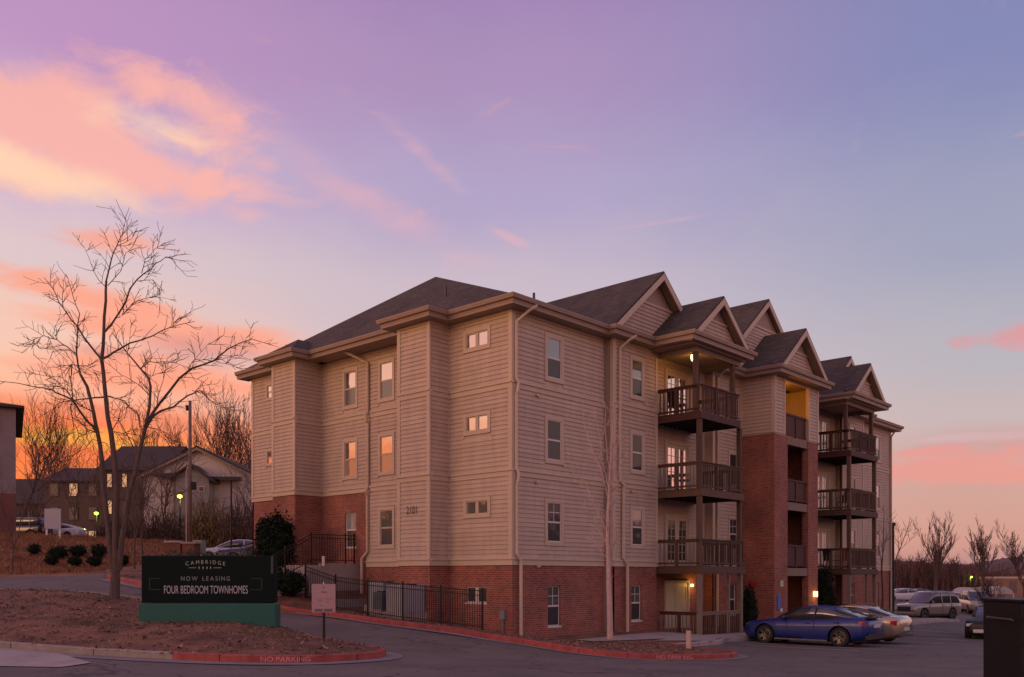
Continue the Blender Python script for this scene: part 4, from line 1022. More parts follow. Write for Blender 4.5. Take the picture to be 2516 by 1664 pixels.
# signs on the tower
def wsign(b, m, name, label, cat):
    mb = MB(); mb.box(*b); mb.build(name, m, label=label, cat=cat, bevel=.004)
wsign((15.25, 15.5, YT-.035, YT-.01, .52, 1.20), mat('sign_blue', (.01, .13, .55), .5), 'accessible_parking_sign', 'tall blue accessible parking sign on the brick stair tower', 'sign')
wsign((15.52, 15.83, YT-.03, YT-.005, 1.55, 1.83), mat('pale_green_sign', (.42, .50, .24), .5), 'notice_sign', 'pale green notice high on the stair tower corner pier', 'sign')
wsign((15.54, 15.76, YT-.03, YT-.005, .42, .58), whitetrim, 'notice_sign', 'small white plate beside the blue sign on the stair tower', 'sign')
wsign((X0-.03, X0-.005, -1.15, -.75, 1.55, 1.78), mat('sign_red', (.42, .02, .03), .5), 'fire_sign', 'small red sign on the shaded left face of the stair tower', 'sign')
wsign((X0-.03, X0-.005, -.75+.35, -.75+.2, 1.55, 1.70), mat('sign_brown', (.2, .12, .09), .5), 'notice_sign', 'small dull plate left of the red sign on the stair tower', 'sign')
# ================================================================== MONUMENT SIGN
def oriented(px, d, z, yaw=0, name='thing', **k):
    p = wp(px, 1420, d); base = math.atan2(RT[1], RT[0])
    return empty(name, (p.x, p.y, z), base+yaw, **k)               # local X = to the right, local Y = away from the street
ds = 23.6; zb = T(*wp(516, 1420, ds)[:2])+.20
sg = oriented(516, ds, zb, 0, 'monument_sign', label='dark green leasing sign on a teal base standing on the soil bed', cat='sign')
pw = FPX/ds
ztop = 1.95-(1366-1420)*ds/FPX-zb; zmid = 1.95-(1481-1420)*ds/FPX-zb; zbot = -.25
signdark = mat('sign_panel_dark', (.004, .011, .009), .8, spec=.15); teal = mat('sign_base_teal', (.004, .10, .072), .45, var=.08, vscale=1)
hw = 323/2/pw
mb = MB(); mb.box(-hw, hw, -.20, .22, zmid, ztop); mb.build('sign_panel', signdark, sg, bevel=.03)
mb = MB(); mb.box(-hw-.05, hw+.06, -.26, .28, zbot-.2, zmid-.012); mb.build('sign_base', teal, sg, bevel=.025)
mb = MB(); mb.box(hw-.07, hw-.012, -.212, -.19, zmid+.62*(ztop-zmid), ztop-.01); mb.build('edge_strip', mat('strip_grey', (.035, .04, .04), .5), sg)
ink = mat('sign_lettering', (.40, .42, .44), .5); ink2 = mat('sign_lettering_dim', (.22, .25, .25), .5); inkg = mat('sign_emblem', (.34, .36, .27), .5)
def sign_text(body, cx, z0, width, height, m, name='lettering', arc=0, gap=None):
    me = textmesh(body, 1.0)
    if gap:                                                          # letter spacing
        me2s = [textmesh(c, 1.0) for c in body]; bm = bmesh.new(); x = 0
        for c, q in zip(body, me2s):
            if c == ' ': x += gap+.3; continue
            xs = [v.co.x for v in q.vertices]; w = max(xs)-min(xs)
            for v in q.vertices: v.co.x += x-min(xs)
            bm.from_mesh(q); x += w+gap
        me = bpy.data.meshes.new(name); bm.to_mesh(me); bm.free()
    xs = [v.co.x for v in me.vertices]; ys = [v.co.y for v in me.vertices]; a, b, c, d = min(xs), max(xs), min(ys), max(ys)
    for v in me.vertices:
        u = (v.co.x-a)/(b-a)-.5; t = (v.co.y-c)/(d-c)
        v.co = (cx+u*width, -.204-.002, z0+t*height+arc*(.25-u*u)*4)
    me.materials.clear(); me.materials.append(m); o = bpy.data.objects.new(name, me); COL.objects.link(o); o.parent = sg; return o
X = lambda px: (px-516)/pw
Z = lambda py: 1.95-(py-1420)*ds/FPX-zb
sign_text('CAMBRIDGE', X(511), Z(1390.5), 96/pw, 9.3/pw, inkg, arc=4.5/pw, gap=.42)
sign_text('NOW LEASING', X(511.5), Z(1427), 119/pw, 10.5/pw, ink2, gap=.30)
sign_text('FOUR BEDROOM TOWNHOMES', X(512.5), Z(1458.5), 204/pw, 19.5/pw, ink)
mb = MB()
for x in (496, 505.5, 515, 524):
    mb.poly([(X(x-1.4), -.206, Z(1395)), (X(x), -.206, Z(1400)), (X(x+1.4), -.206, Z(1395)), (X(x+.8), -.206, Z(1392.5)), (X(x-.8), -.206, Z(1392.5))])
for a, b in ((471, 489), (531, 550)): mb.box(X(a), X(b), -.2065, -.2005, Z(1396.2), Z(1395.0))
mb.build('emblem', inkg, sg, fix=False)
mb = MB(); t = .8/pw
for (a, b, c, d) in ((375, 376, 1421.5, 1448), (376, 401, 1448, 1448.8), (376, 401, 1421, 1421.7), (648, 649, 1421.5, 1448), (622, 648, 1448.5, 1449.3), (622, 648, 1421.5, 1422.2)): mb.box(X(a), X(b), -.2065, -.2005, Z(d), Z(c))
mb.build('frame_line', mat('sign_line', (.06, .075, .07), .5), sg)
# ---- small post sign at the bed's nose
d2 = 22.0; p = wp(796, 1420, d2); z2 = T(p.x, p.y)+.14
ps = oriented(796, d2, z2, 0, 'notice_board', label='small pale square notice on a thin black post at the tip of the soil bed', cat='sign')
q = FPX/d2; Zs = lambda py: 1.95-(py-1420)*d2/FPX-z2
mb = MB(); mb.box(-.028, .028, -.022, .022, -.4, Zs(1436)); mb.build('post', iron, ps)
sp_ = mat('notice_face', (.40, .30, .30), .55, col2=(.43, .22, .23), var=.1, vscale=2.2)
mb = MB(); mb.box(-29/q, 29/q, -.045, -.024, Zs(1505), Zs(1435)); pl = mb.build('sign_plate', sp_, ps)
mb = MB(); mb.prism([(-.02, -.05, Zs(1435)), (.02, -.05, Zs(1435)), (0, -.05, Zs(1428))], (0, .02, 0)); mb.build('finial', whitetrim, ps)
rd_ = mat('notice_red', (.33, .09, .10), .6); gr_ = mat('notice_grey', (.12, .11, .11), .6)
mb = MB()
mb.poly([(-3/q, -.047, Zs(1446)), (3/q, -.047, Zs(1446)), (0, -.047, Zs(1438))]); mb.box(-6/q, 8/q, -.0475, -.0455, Zs(1457), Zs(1453))
for (a, b, c) in ((-12, -4, 1473), (3, 20, 1471), (-13, -2, 1476), (4, 14, 1478), (-10, -3, 1487), (-18, -15, 1470)): mb.box(a/q, b/q, -.0475, -.0455, Zs(c+1.6), Zs(c))
mb.build('faded_print', rd_, ps)
mb = MB(); mb.box(-22/q, -2/q, -.0475, -.0455, Zs(1503), Zs(1496)); mb.box(1/q, 22/q, -.0475, -.0455, Zs(1503), Zs(1496)); mb.build('print_block', gr_, ps)
# ================================================================== IRON FENCE by the corner
FXF = -2.4; ys_f = [-.96+1.872*i for i in range(6)]
fe = empty('iron_fence', (FXF, 3.7, .6), 0, 'low black iron picket fence on the bank before the brick corner', 'fence')
def ironfence(root, P, H, spacing=.105, post=.05, every=None):
    """P: list of post positions (x, y, z)"""
    ro = Vector(root.location)
    P = [Vector(a)-ro for a in P]
    pk = MB(); pk.box(-.008, .008, -.008, .008, .0, 1.0); po = pk.build('picket', iron); pm = po.data; bpy.data.objects.remove(po)
    for a in P:
        mb = MB(); mb.box(a.x-post/2, a.x+post/2, a.y-post/2, a.y+post/2, a.z-.3, a.z+H+.05); mb.lathe([(post*.75, a.z+H+.05), (post*.6, a.z+H+.08), (0, a.z+H+.09)], (a.x, a.y, 0), n=8); mb.build('fence_post', iron, root)
    for a, b in zip(P, P[1:]):
        for f in (.10, H-.16, H-.02):
            mb = MB(); mb.beam(a+Vector((0, 0, f)), b+Vector((0, 0, f)), .025, .03); mb.build('rail', iron, root)
        n = int((b-a).to_2d().length/spacing)
        for i in range(1, n):
            q = a.lerp(b, i/n); o = bpy.data.objects.new('picket', pm); COL.objects.link(o); o.parent = root; o.location = (q.x, q.y, q.z+.03); o.scale = (1, 1, H-.04)
def gz(x, y): return T(x, y)+.13
pp = [(FXF, y, gz(FXF, y)) for y in ys_f]
ironfence(fe, pp, 1.22)
# stairway railing above
rl = empty('stair_railing', (-1.5, 9.2, 2.5), 0, 'black iron railing of the raised landing at the brick wall', 'railing')
ironfence(rl, [(.35, 9.0, 2.55), (-.08, 9.0, 2.55), (-1.72, 9.0, 2.55), (-2.9, 9.0, 1.95), (-4.1, 9.0, 1.35)], 1.12, .12)
rw = empty('retaining_wall', (-1, 8.8, 1), 0, 'concrete retaining wall and landing against the brick recess', 'wall')
mb = MB(); mb.box(-1.0, 1.45, -.05, .12, -1.0, 1.36); mb.build('wall_face', concrete, rw)
mb = MB(); mb.box(-1.0, 1.45, .12, 2.3, -1.0, 1.45); mb.box(-2.2, -1.0, .12, 1.4, -1, .9); mb.build('landing', concrete, rw)
mb = MB(); mb.box(-.45, 1.43, -.02, .11, 1.36, 1.52); mb.build('wall_cap', concrete, rw)
mb = MB(); mb.lathe([(.06, 2.4), (.06, 2.78), (.05, 2.8), (0, 2.8)], (-1.35, 8.72, 0), n=10); mb.build('vent_post', whitetrim, label='short white pipe standing on the landing edge', cat='pipe')
mb = MB(); mb.box(-2.1, -.5, 6.9, 7.0, gz(-1, 7)-.3, gz(-1, 7)+.28); mb.build('garden_edging', concrete, label='low concrete edging behind the iron fence', cat='edging')
# ---- air conditioners
def acunit(x, y, z, w, h, label, m, cat='air conditioner', group=None):
    r = empty('air_conditioner', (x, y, z), 0, label, cat, group)
    mb = MB(); mb.box(-w/2, w/2, -w/2, w/2, .1, h); mb.build('housing', m, r, bevel=.02)
    for i in range(9):
        zz = .2+(h-.3)*i/9
        mb = MB(); mb.box(-w/2-.012, -w/2, -w/2+.05, w/2-.05, zz, zz+.03); mb.box(-w/2+.05, w/2-.05, -w/2-.012, -w/2, zz, zz+.03); mb.build('louvre', m, r)
    mb = MB(); mb.lathe([(w*.42, h), (w*.42, h+.03), (w*.36, h+.035), (w*.36, h)], n=16); mb.build('fan_guard', iron, r)
    mb = MB(); mb.box(-w/2-.1, w/2+.1, -w/2-.1, w/2+.1, -.3, .1); mb.build('pad', concrete, r)
    return r
acm = mat('ac_metal', (.30, .33, .32), .5, var=.1); acm2 = mat('ac_metal_grey', (.34, .34, .36), .5, var=.1)
acunit(-.75, 5.75, .86, .85, .92, 'pale green air conditioner left of the electrical cabinet', acm)
acunit(-1.45, 3.75, .66, .95, 1.05, 'large grey cabinet unit behind the fence nearest the corner', acm2)
acunit(-1.5, 4.95, .72, .5, .72, 'small dark air conditioner between two larger units', mat('ac_dark', (.10, .13, .14), .5))
mb = MB(); mb.box(-.12, .0, .25, .47, .55, .85); mb.box(-.09, -.04, .34, .38, -.1, .55); mb.build('meter_box', mat('meter_grey', (.20, .21, .24), .5), label='grey meter box on the brick beside the corner downspout', cat='meter box')
# ================================================================== VEGETATION
def leafcloud(mb, c, r, n, s, rng, shell=.55, squash=1):
    for _ in range(n):
        u = Vector((rng.gauss(0, 1), rng.gauss(0, 1), rng.gauss(0, 1))).normalized()
        k = (rng.uniform(shell, 1) if rng.random() < .85 else rng.uniform(1, 1.16))*(1+.14*math.sin(u.x*5+u.z*7+c[0]*3)+.08*math.sin(u.y*11+u.z*3))
        p = Vector((c[0]+u.x*r[0]*k, c[1]+u.y*r[1]*k, c[2]+u.z*r[2]*k))
        a = Vector((rng.gauss(0, 1), rng.gauss(0, 1), rng.gauss(0, 1))).normalized()*s*rng.uniform(.5, 1.3); b = u.cross(a).normalized()*s*rng.uniform(.3, .7) if u.cross(a).length > 1e-4 else Vector((s, 0, 0))
        q = len(mb.v); mb.v += [tuple(p-a-b*.2), tuple(p+b), tuple(p+a), tuple(p-b)]; mb.f.append((q, q+1, q+2, q+3))
def shrub(name, loc, r, n, s, m, label, cat='shrub', seed=1, group=None, core=.74, lobes=0):
    rng = random.Random(seed)
    e = empty(name, loc, 0, label, cat, group)
    mb = MB(); leafcloud(mb, (0, 0, r[2]*.95), r, n, s, rng)
    for i in range(lobes):
        a = rng.uniform(0, 6.28); zz = rng.uniform(.4, 1.5)*r[2]
        leafcloud(mb, (math.cos(a)*r[0]*.5, math.sin(a)*r[1]*.5, zz), (r[0]*.6, r[1]*.6, r[2]*.4), n//6, s, rng)
    mb.build('foliage', m, e, fix=False)
    bm = bmesh.new(); bmesh.ops.create_icosphere(bm, subdivisions=3, radius=1)
    for v in bm.verts:
        k = core*(1+.1*math.sin(v.co.x*5+v.co.z*7)); v.co = (v.co.x*r[0]*k, v.co.y*r[1]*k, r[2]*.95+v.co.z*r[2]*k)
    me = bpy.data.meshes.new('inner_foliage'); bm.to_mesh(me); bm.free(); me.materials.append(m); o = bpy.data.objects.new('inner_foliage', me); COL.objects.link(o); o.parent = e
    mb = MB(); mb.tube([(0, 0, -.3), (0.02, 0, r[2]*.6)], [.06, .03], 6); mb.build('stem', bark_dark, e)
    return e
P = wp(676, 1420, 36.5); zg = T(P.x, P.y)
shrub('evergreen_tree', (P.x, P.y, 1.95), (.70, .70, 1.30), 5200, .085, leafm, 'tall dark rounded evergreen before the far end of the left facade', 'shrub', 2, lobes=5)
P = wp(640, 1420, 34); shrub('evergreen_shrub', (P.x, P.y, T(P.x, P.y)+.1), (.65, .6, .5), 1800, .07, leafm, 'dark shrub showing just right of the leasing sign', 'shrub', 3, lobes=4)
P = wp(705, 1420, 34.2); shrub('evergreen_shrub', (P.x, P.y, T(P.x, P.y)+.1), (.62, .6, .5), 1800, .07, leafm, 'dark shrub against the left end of the iron fence', 'shrub', 4, lobes=4)
for i, (px, w) in enumerate(((430, .5), (540, .7), (597, .5), (470, .4))):
    P = wp(px, 1420, 33.5+i*.5); zt = 1.95-(1357-1420)*(33.5+i*.5)/FPX; hh = (zt+.1-T(P.x, P.y)-.1)/1.95
    shrub('low_shrub', (P.x, P.y, T(P.x, P.y)+.1), (w, w, hh), 1200, .05, leafm2, ['olive shrub peeking over the left part of the sign', 'widest olive shrub peeking over the sign before the car', 'olive shrub over the right end of the sign', 'small olive shrub over the sign by the utility box'][i], 'shrub', 20+i, lobes=3)
shrub('evergreen_shrub', (12.38, -2.15, -.35), (.32, .32, .95), 2600, .07, leafm, 'narrow dark evergreen between the near balconies and the stair tower', 'shrub', 5, lobes=2)
shrub('evergreen_tree', (21.7, -1.35, -.6), (.52, .52, 1.5), 3600, .09, leafm, 'tall dark evergreen in the gap between the stair tower and the far balconies', 'shrub', 6, lobes=4)
for i, (px, py, w, h) in enumerate(((84, 1352, 24, 22), (143, 1360, 40, 28), (192, 1356, 36, 24), (243, 1356, 32, 28), (126, 1378, 24, 22), (184, 1381, 26, 20), (232, 1380, 30, 22), (303, 1379, 20, 20))):
    d = 50 if py < 1370 else 47; q = hit(px, py+h*.45, 42, 62); d = (q.x-CAM[0])*FW[0]+(q.y-CAM[1])*FW[1]
    rr = w/2*d/FPX*1.15; rz = h/2*d/FPX*1.12
    lab = ['leftmost clipped shrub of the upper row on the bank', 'largest clipped shrub, second from the left in the upper row', 'clipped shrub in the upper row, third from the left', 'clipped shrub in the upper row, nearest the bare tree',
           'clipped shrub of the lower row, leftmost', 'clipped shrub of the lower row, middle one', 'clipped shrub of the lower row, right beside the bare tree', 'small clipped shrub on the bank right of the big tree trunk'][i]
    shrub('clipped_shrub', (q.x, q.y, q.z), (rr, rr, rz), 1500, .055, leafm, lab, 'shrub', 30+i, 'clipped round shrubs on the bank')
# ---- bare trees
def branchmesh(mb, pts, r0, r1, n=6):
    k = len(pts); mb.tube(pts, [r0+(r1-r0)*(i/(k-1))**.8 for i in range(k)], n, cap=False)
def wiggle(pts, amt, rng):
    out = [pts[0]]
    for a, b in zip(pts, pts[1:]):
        l = (b-a).length
        m = a.lerp(b, .5)+Vector((rng.gauss(0, 1), rng.gauss(0, 1), rng.gauss(0, 1)))*l*amt
        out += [m, b]
    return out
def grow(mb, p, d, length, r, depth, rng, droop=0, spread=.7, up=.15, nseg=4, stop=.004):
    pts = [p.copy()]; q = p.copy(); dd = d.normalized()
    for i in range(nseg):
        dd = (dd+Vector((rng.gauss(0, .16), rng.gauss(0, .16), rng.gauss(0, .12)+up-droop*i))).normalized()
        q = q+dd*length/nseg; pts.append(q.copy())
    branchmesh(mb, pts, r, max(stop, r*.45), 5 if r > .02 else 3)
    if depth > 0:
        for i in range(1, nseg+1):
            for _ in range(rng.choice((1, 1, 2))):
                a = rng.uniform(0, 6.28); b = (pts[i]-pts[i-1]).normalized(); s = b.orthogonal().normalized(); t = b.cross(s)
                nd = b*rng.uniform(.6, 1)+(s*math.cos(a)+t*math.sin(a))*spread
                grow(mb, pts[i].copy(), nd, length*rng.uniform(.4, .7), max(stop, r*.5), depth-1, rng, droop, spread, up, 3, stop)
def handtree(name, dist, limbs, label, m, r_base, seed, twig=.55, depthvar=1.0, stop=.006, twign=1.0, scale_r=1.0):
    rng = random.Random(seed); base = wp(*limbs[0][0][0], dist)
    root = empty(name, (base.x, base.y, T(base.x, base.y)+.15), 0, label, 'tree'); off = Vector(root.location)
    tr = MB(); cr = MB(); placed = []
    for li, (pts, r0, r1) in enumerate(limbs):
        # where a limb starts on one already placed it takes that depth
        start = pts[0]; dd = 0; best = 1e9
        for (a, da) in placed:
            e = math.hypot(a[0]-start[0], a[1]-start[1])
            if e < best: best = e; dd = da
        if not placed: dd = 0
        slope = rng.uniform(-1, 1)*depthvar*(0 if li < 3 else 1)
        tot = sum(math.hypot(b[0]-a[0], b[1]-a[1]) for a, b in zip(pts, pts[1:])); run = 0; W3 = []
        for i, a in enumerate(pts):
            if i: run += math.hypot(a[0]-pts[i-1][0], a[1]-pts[i-1][1])
            dv = dd+slope*run/tot*min(1, tot/250)
            placed.append((a, dv)); W3.append(wp(a[0], a[1], dist+dv)-off)
        for (a, b), (da, db) in zip(zip(pts, pts[1:]), zip([p[1] for p in placed[-len(pts):]], [p[1] for p in placed[-len(pts)+1:]])):
            for t in (.33, .66): placed.append(((a[0]+(b[0]-a[0])*t, a[1]+(b[1]-a[1])*t), da+(db-da)*t))
        W3 = wiggle(W3, .035 if r0 < .06 else .012, rng)
        branchmesh(tr if r0 > .045 else cr, W3, r0*scale_r, r1*scale_r, 8 if r0 > .06 else 5)
        if r1 < .03:
            L3 = len(W3)
            for i in range(1, L3):
                for _ in range(2 if rng.random() < twign else 1):
                    if rng.random() > .62*twign: continue
                    b = (W3[i]-W3[i-1]).normalized(); s = b.orthogonal().normalized(); t = b.cross(s); a = rng.uniform(0, 6.28)
                    q = W3[i-1].lerp(W3[i], rng.random())
                    grow(cr, q, b*.7+(s*math.cos(a)+t*math.sin(a))*.8, twig*rng.uniform(.3, 1), max(stop, .011*scale_r), rng.choice((0, 1)), rng, .03, .7, .1, 3, stop)
    tr.build('trunk', m, root, smooth=True, fix=False); cr.build('crown', m, root, fix=False)
    return root
big = [
 ([(283, 1490), (283, 1440), (284, 1400)], .165, .135),
 ([(286, 1410), (283, 1332), (287, 1205), (281, 1128), (273, 1065), (265, 1026), (257, 950), (250, 883), (255, 819), (260, 739), (261, 691)], .115, .035),
 ([(278, 1405), (270, 1345), (258, 1230), (250, 1128), (240, 1065), (230, 1014), (214, 950), (198, 921)], .095, .04),
 ([(292, 1400), (299, 1330), (319, 1205), (332, 1167), (344, 1103), (357, 1052), (367, 1001), (370, 950), (366, 930), (344, 905), (312, 867), (277, 819)], .10, .012),
 ([(261, 691), (274, 637), (287, 605), (300, 577), (309, 538)], .028, .006),
 ([(198, 921), (188, 867), (190, 830), (191, 797), (196, 771), (180, 730), (166, 682)], .032, .008),
 ([(250, 883), (223, 851), (191, 803), (159, 762), (137, 723), (108, 682)], .04, .008),
 ([(155, 755), (153, 723), (166, 701)], .014, .006),
 ([(357, 1052), (375, 1015), (392, 991), (440, 930), (472, 905), (526, 886), (561, 857), (587, 844), (619, 833), (670, 849)], .06, .007),
 ([(365, 1030), (395, 1010), (427, 1000), (462, 972), (491, 959), (523, 990), (566, 1012)], .045, .008),
 ([(255, 880), (277, 867), (319, 843), (376, 825), (415, 806), (478, 790)], .042, .008),
 ([(258, 815), (293, 768), (319, 710), (354, 672), (383, 647), (408, 631), (434, 639)], .034, .006),
 ([(348, 672), (357, 637), (380, 612), (405, 596)], .014, .005),
 ([(338, 691), (376, 688), (395, 726)], .013, .005),
 ([(300, 775), (306, 768), (325, 746), (354, 734), (383, 730), (421, 737)], .016, .005),
 ([(188, 872), (165, 852), (140, 835), (108, 825), (85, 833), (80, 850), (83, 873)], .018, .005),
 ([(140, 835), (131, 817)], .009, .004), ([(118, 826), (128, 850), (137, 874)], .009, .004), ([(100, 828), (92, 845), (97, 856)], .008, .004),
 ([(240, 1065), (214, 1035), (179, 983), (150, 970), (128, 959), (80, 950), (0, 937)], .045, .009),
 ([(261, 976), (215, 980), (175, 985), (145, 990), (126, 1015)], .028, .007),
 ([(258, 972), (306, 985), (340, 1020), (350, 1060)], .022, .008),
 ([(261, 707), (230, 666), (207, 608)], .014, .005), ([(265, 702), (297, 666), (309, 621), (332, 610)], .014, .005), ([(287, 605), (325, 586), (338, 557)], .010, .004),
 ([(367, 972), (340, 945), (306, 924), (268, 927)], .014, .005), ([(346, 905), (367, 889), (400, 889), (430, 892), (462, 905)], .018, .006), ([(344, 905), (372, 925), (405, 915), (433, 908)], .013, .005),
 ([(462, 905), (490, 870), (517, 840)], .012, .004), ([(526, 886), (560, 878), (590, 873), (630, 887)], .012, .004), ([(526, 886), (560, 895), (595, 910)], .010, .004),
 ([(440, 930), (480, 930), (515, 950)], .012, .004), ([(385, 1000), (392, 960), (405, 920), (410, 880)], .014, .005),
 ([(472, 960), (500, 965), (524, 980), (535, 1010)], .011, .004), ([(179, 983), (174, 930), (176, 895)], .022, .012), ([(179, 983), (178, 1030), (180, 1075)], .02, .007),
 ([(176, 895), (165, 905), (140, 935), (128, 965)], .014, .005), ([(176, 895), (196, 898), (225, 905), (246, 925)], .012, .004), ([(176, 895), (160, 925), (158, 960)], .012, .004),
 ([(230, 1014), (205, 1000), (185, 985), (160, 955), (120, 925), (62, 907)], .022, .005), ([(205, 1000), (170, 950), (150, 925)], .012, .004),
 ([(240, 1065), (215, 1055), (190, 1030), (176, 1010)], .018, .006), ([(200, 1040), (222, 1070), (232, 1110)], .012, .004),
 ([(275, 1060), (300, 1020), (303, 995)], .016, .006), ([(278, 1060), (310, 1065), (335, 1068)], .012, .005), ([(335, 1115), (310, 1065), (290, 1030), (262, 1005)], .02, .006),
 ([(344, 1050), (335, 1010), (300, 985)], .02, .006), ([(350, 1080), (380, 1060), (420, 1090), (440, 1110)], .016, .004), ([(365, 1050), (400, 1060), (430, 1075)], .014, .004),
 ([(319, 985), (312, 867)], .006, .005), ([(312, 867), (318, 843), (322, 800)], .012, .004), ([(415, 806), (432, 790), (446, 778)], .008, .004),
 ([(287, 1205), (300, 1155), (330, 1145), (385, 1150), (455, 1205), (500, 1235), (545, 1260)], .016, .006), ([(319, 1262), (335, 1240), (355, 1237), (385, 1252)], .014, .006),
 ([(287, 1230), (320, 1225), (380, 1222), (425, 1218)], .010, .006), ([(240, 1120), (232, 1170), (200, 1190), (160, 1215)], .012, .004)]
handtree('bare_tree', 27.8, big, 'large bare tree with several stems on the soil bed left of the sign', bark, .16, 11, twig=.66, depthvar=1.6, stop=.0062, twign=1.25)
thin = [([(1499, 1571), (1498, 1500), (1496, 1440)], .085, .07), ([(1496, 1440), (1494, 1360), (1493, 1290), (1496, 1220), (1500, 1140), (1506, 1060), (1509, 985)], .07, .008),
 ([(1493, 1340), (1485, 1331), (1460, 1275), (1434, 1245)], .02, .006), ([(1494, 1310), (1482, 1285), (1450, 1215), (1421, 1150), (1414, 1120)], .022, .005), ([(1496, 1230), (1485, 1190), (1460, 1120), (1435, 1040), (1421, 965)], .02, .005),
 ([(1497, 1210), (1478, 1130), (1470, 1060), (1467, 1000)], .018, .005), ([(1499, 1160), (1490, 1090), (1488, 1010), (1480, 960)], .015, .004), ([(1497, 1190), (1512, 1120), (1520, 1040), (1526, 970)], .017, .004),
 ([(1495, 1250), (1512, 1190), (1525, 1120), (1530, 1060)], .016, .004), ([(1496, 1352), (1508, 1340), (1518, 1322)], .014, .006), ([(1499, 1130), (1504, 1050), (1498, 985)], .013, .004), ([(1494, 1290), (1508, 1240), (1516, 1180)], .013, .004),
 ([(1489, 1370), (1470, 1345), (1448, 1315)], .012, .005), ([(1440, 1200), (1425, 1190), (1410, 1180)], .008, .004)]
handtree('bare_sapling', 27.4, thin, 'slim pale-barked bare sapling in front of the brick and siding corner bay', bark_light, .08, 12, twig=.55, depthvar=.9, stop=.0055, twign=.95, scale_r=1.15)
sap2 = [([(2168, 1500), (2168, 1430), (2166, 1395)], .06, .05), ([(2166, 1395), (2170, 1330), (2172, 1240)], .045, .01), ([(2166, 1395), (2160, 1350), (2155, 1330), (2150, 1310)], .02, .008), ([(2168, 1370), (2178, 1320), (2182, 1280)], .018, .006)]
handtree('bare_sapling', 52.5, sap2, 'thin bare sapling against the far end of the long wall', bark, .05, 13, twig=.8, depthvar=.4)
sap3 = [([(2190, 1500), (2192, 1440), (2200, 1380)], .07, .05), ([(2200, 1380), (2215, 1340), (2230, 1300), (2236, 1270)], .035, .01), ([(2202, 1372), (2212, 1350), (2235, 1330), (2246, 1318)], .02, .006), ([(2208, 1355), (2206, 1320), (2210, 1290)], .02, .006), ([(2215, 1340), (2210, 1310), (2200, 1280)], .018, .006)]
handtree('bare_tree', 60, sap3, 'small bare tree just past the right end of the building', bark, .06, 14, twig=1.0, depthvar=.6, stop=.008)
def baretree(px, d, py_top, label, seed, m=bark_dark, group=None, spread=.6, r=.16, depth=4, name='bare_tree', zoff=0, up=.2):
    rng = random.Random(seed); p = wp(px, 1420, d); z = T(p.x, p.y)-.1+zoff; h = 1.95-(py_top-1420)*d/FPX-z
    e = empty(name, (p.x, p.y, z), 0, label, 'tree', group)
    tr = MB(); pts = [Vector((0, 0, -.3)), Vector((rng.uniform(-.1, .1), 0, h*.12)), Vector((rng.uniform(-.2, .2), rng.uniform(-.2, .2), h*.3))]
    branchmesh(tr, pts, r, r*.7, 7); tr.build('trunk', m, e, fix=False)
    cr = MB()
    for i in range(4):
        a = rng.uniform(0, 6.28); grow(cr, pts[-1].copy(), Vector((math.cos(a)*spread*.6, math.sin(a)*spread*.6, 1)), h*.46, r*.5, depth-1, rng, 0, spread, up, 4, .0085*d/60)
    cr.build('crown', m, e, fix=False); return e
# ================================================================== CARS
def loft(rings, closed=True):
    mb = MB(); n = len(rings[0])
    for r in rings: mb.v += r
    for i in range(len(rings)-1):
        for j in range(n): 
            if j == n-1 and not closed: break
            mb.f.append((i*n+j, i*n+(j+1) % n, (i+1)*n+(j+1) % n, (i+1)*n+j))
    mb.f.append(tuple(range(n))); mb.f.append(tuple((len(rings)-1)*n+j for j in range(n))[::-1])
    return mb
def ring(x, zb, zt, w, tuck=.06, crown=.02, belt=.68):
    h = zt-zb
    half = [(w*.80, zb), (w*.955, zb+.07), (w*.99, zb+h*.25), (w, zb+h*.48), (w*.99, zb+h*belt), (w*.965, zt-.07), (w*.92, zt-.025), (w*.82, zt)]
    return [(x, y, z) for y, z in half]+[(x, 0, zt+crown)]+[(x, -y, z) for y, z in half[::-1]]+[(x, 0, zb)]
def interp(tab, x):
    tab = sorted(tab)
    if x <= tab[0][0]: return tab[0][1:]
    for a, b in zip(tab, tab[1:]):
        if x <= b[0]: t = (x-a[0])/(b[0]-a[0]); t = t*t*(3-2*t)*.4+t*.6; return tuple(p+(q-p)*t for p, q in zip(a[1:], b[1:]))
    return tab[-1][1:]
def boolcut(o, cutters):
    for c in cutters:
        m = o.modifiers.new('b', 'BOOLEAN'); m.object = c; m.operation = 'DIFFERENCE'; m.solver = 'EXACT'
    dg = bpy.context.evaluated_depsgraph_get(); dg.update(); me = bpy.data.meshes.new_from_object(o.evaluated_get(dg)); o.modifiers.clear(); me.shade_smooth(); me.set_sharp_from_angle(angle=math.radians(50)); o.data = me
    for c in cutters: bpy.data.objects.remove(c)
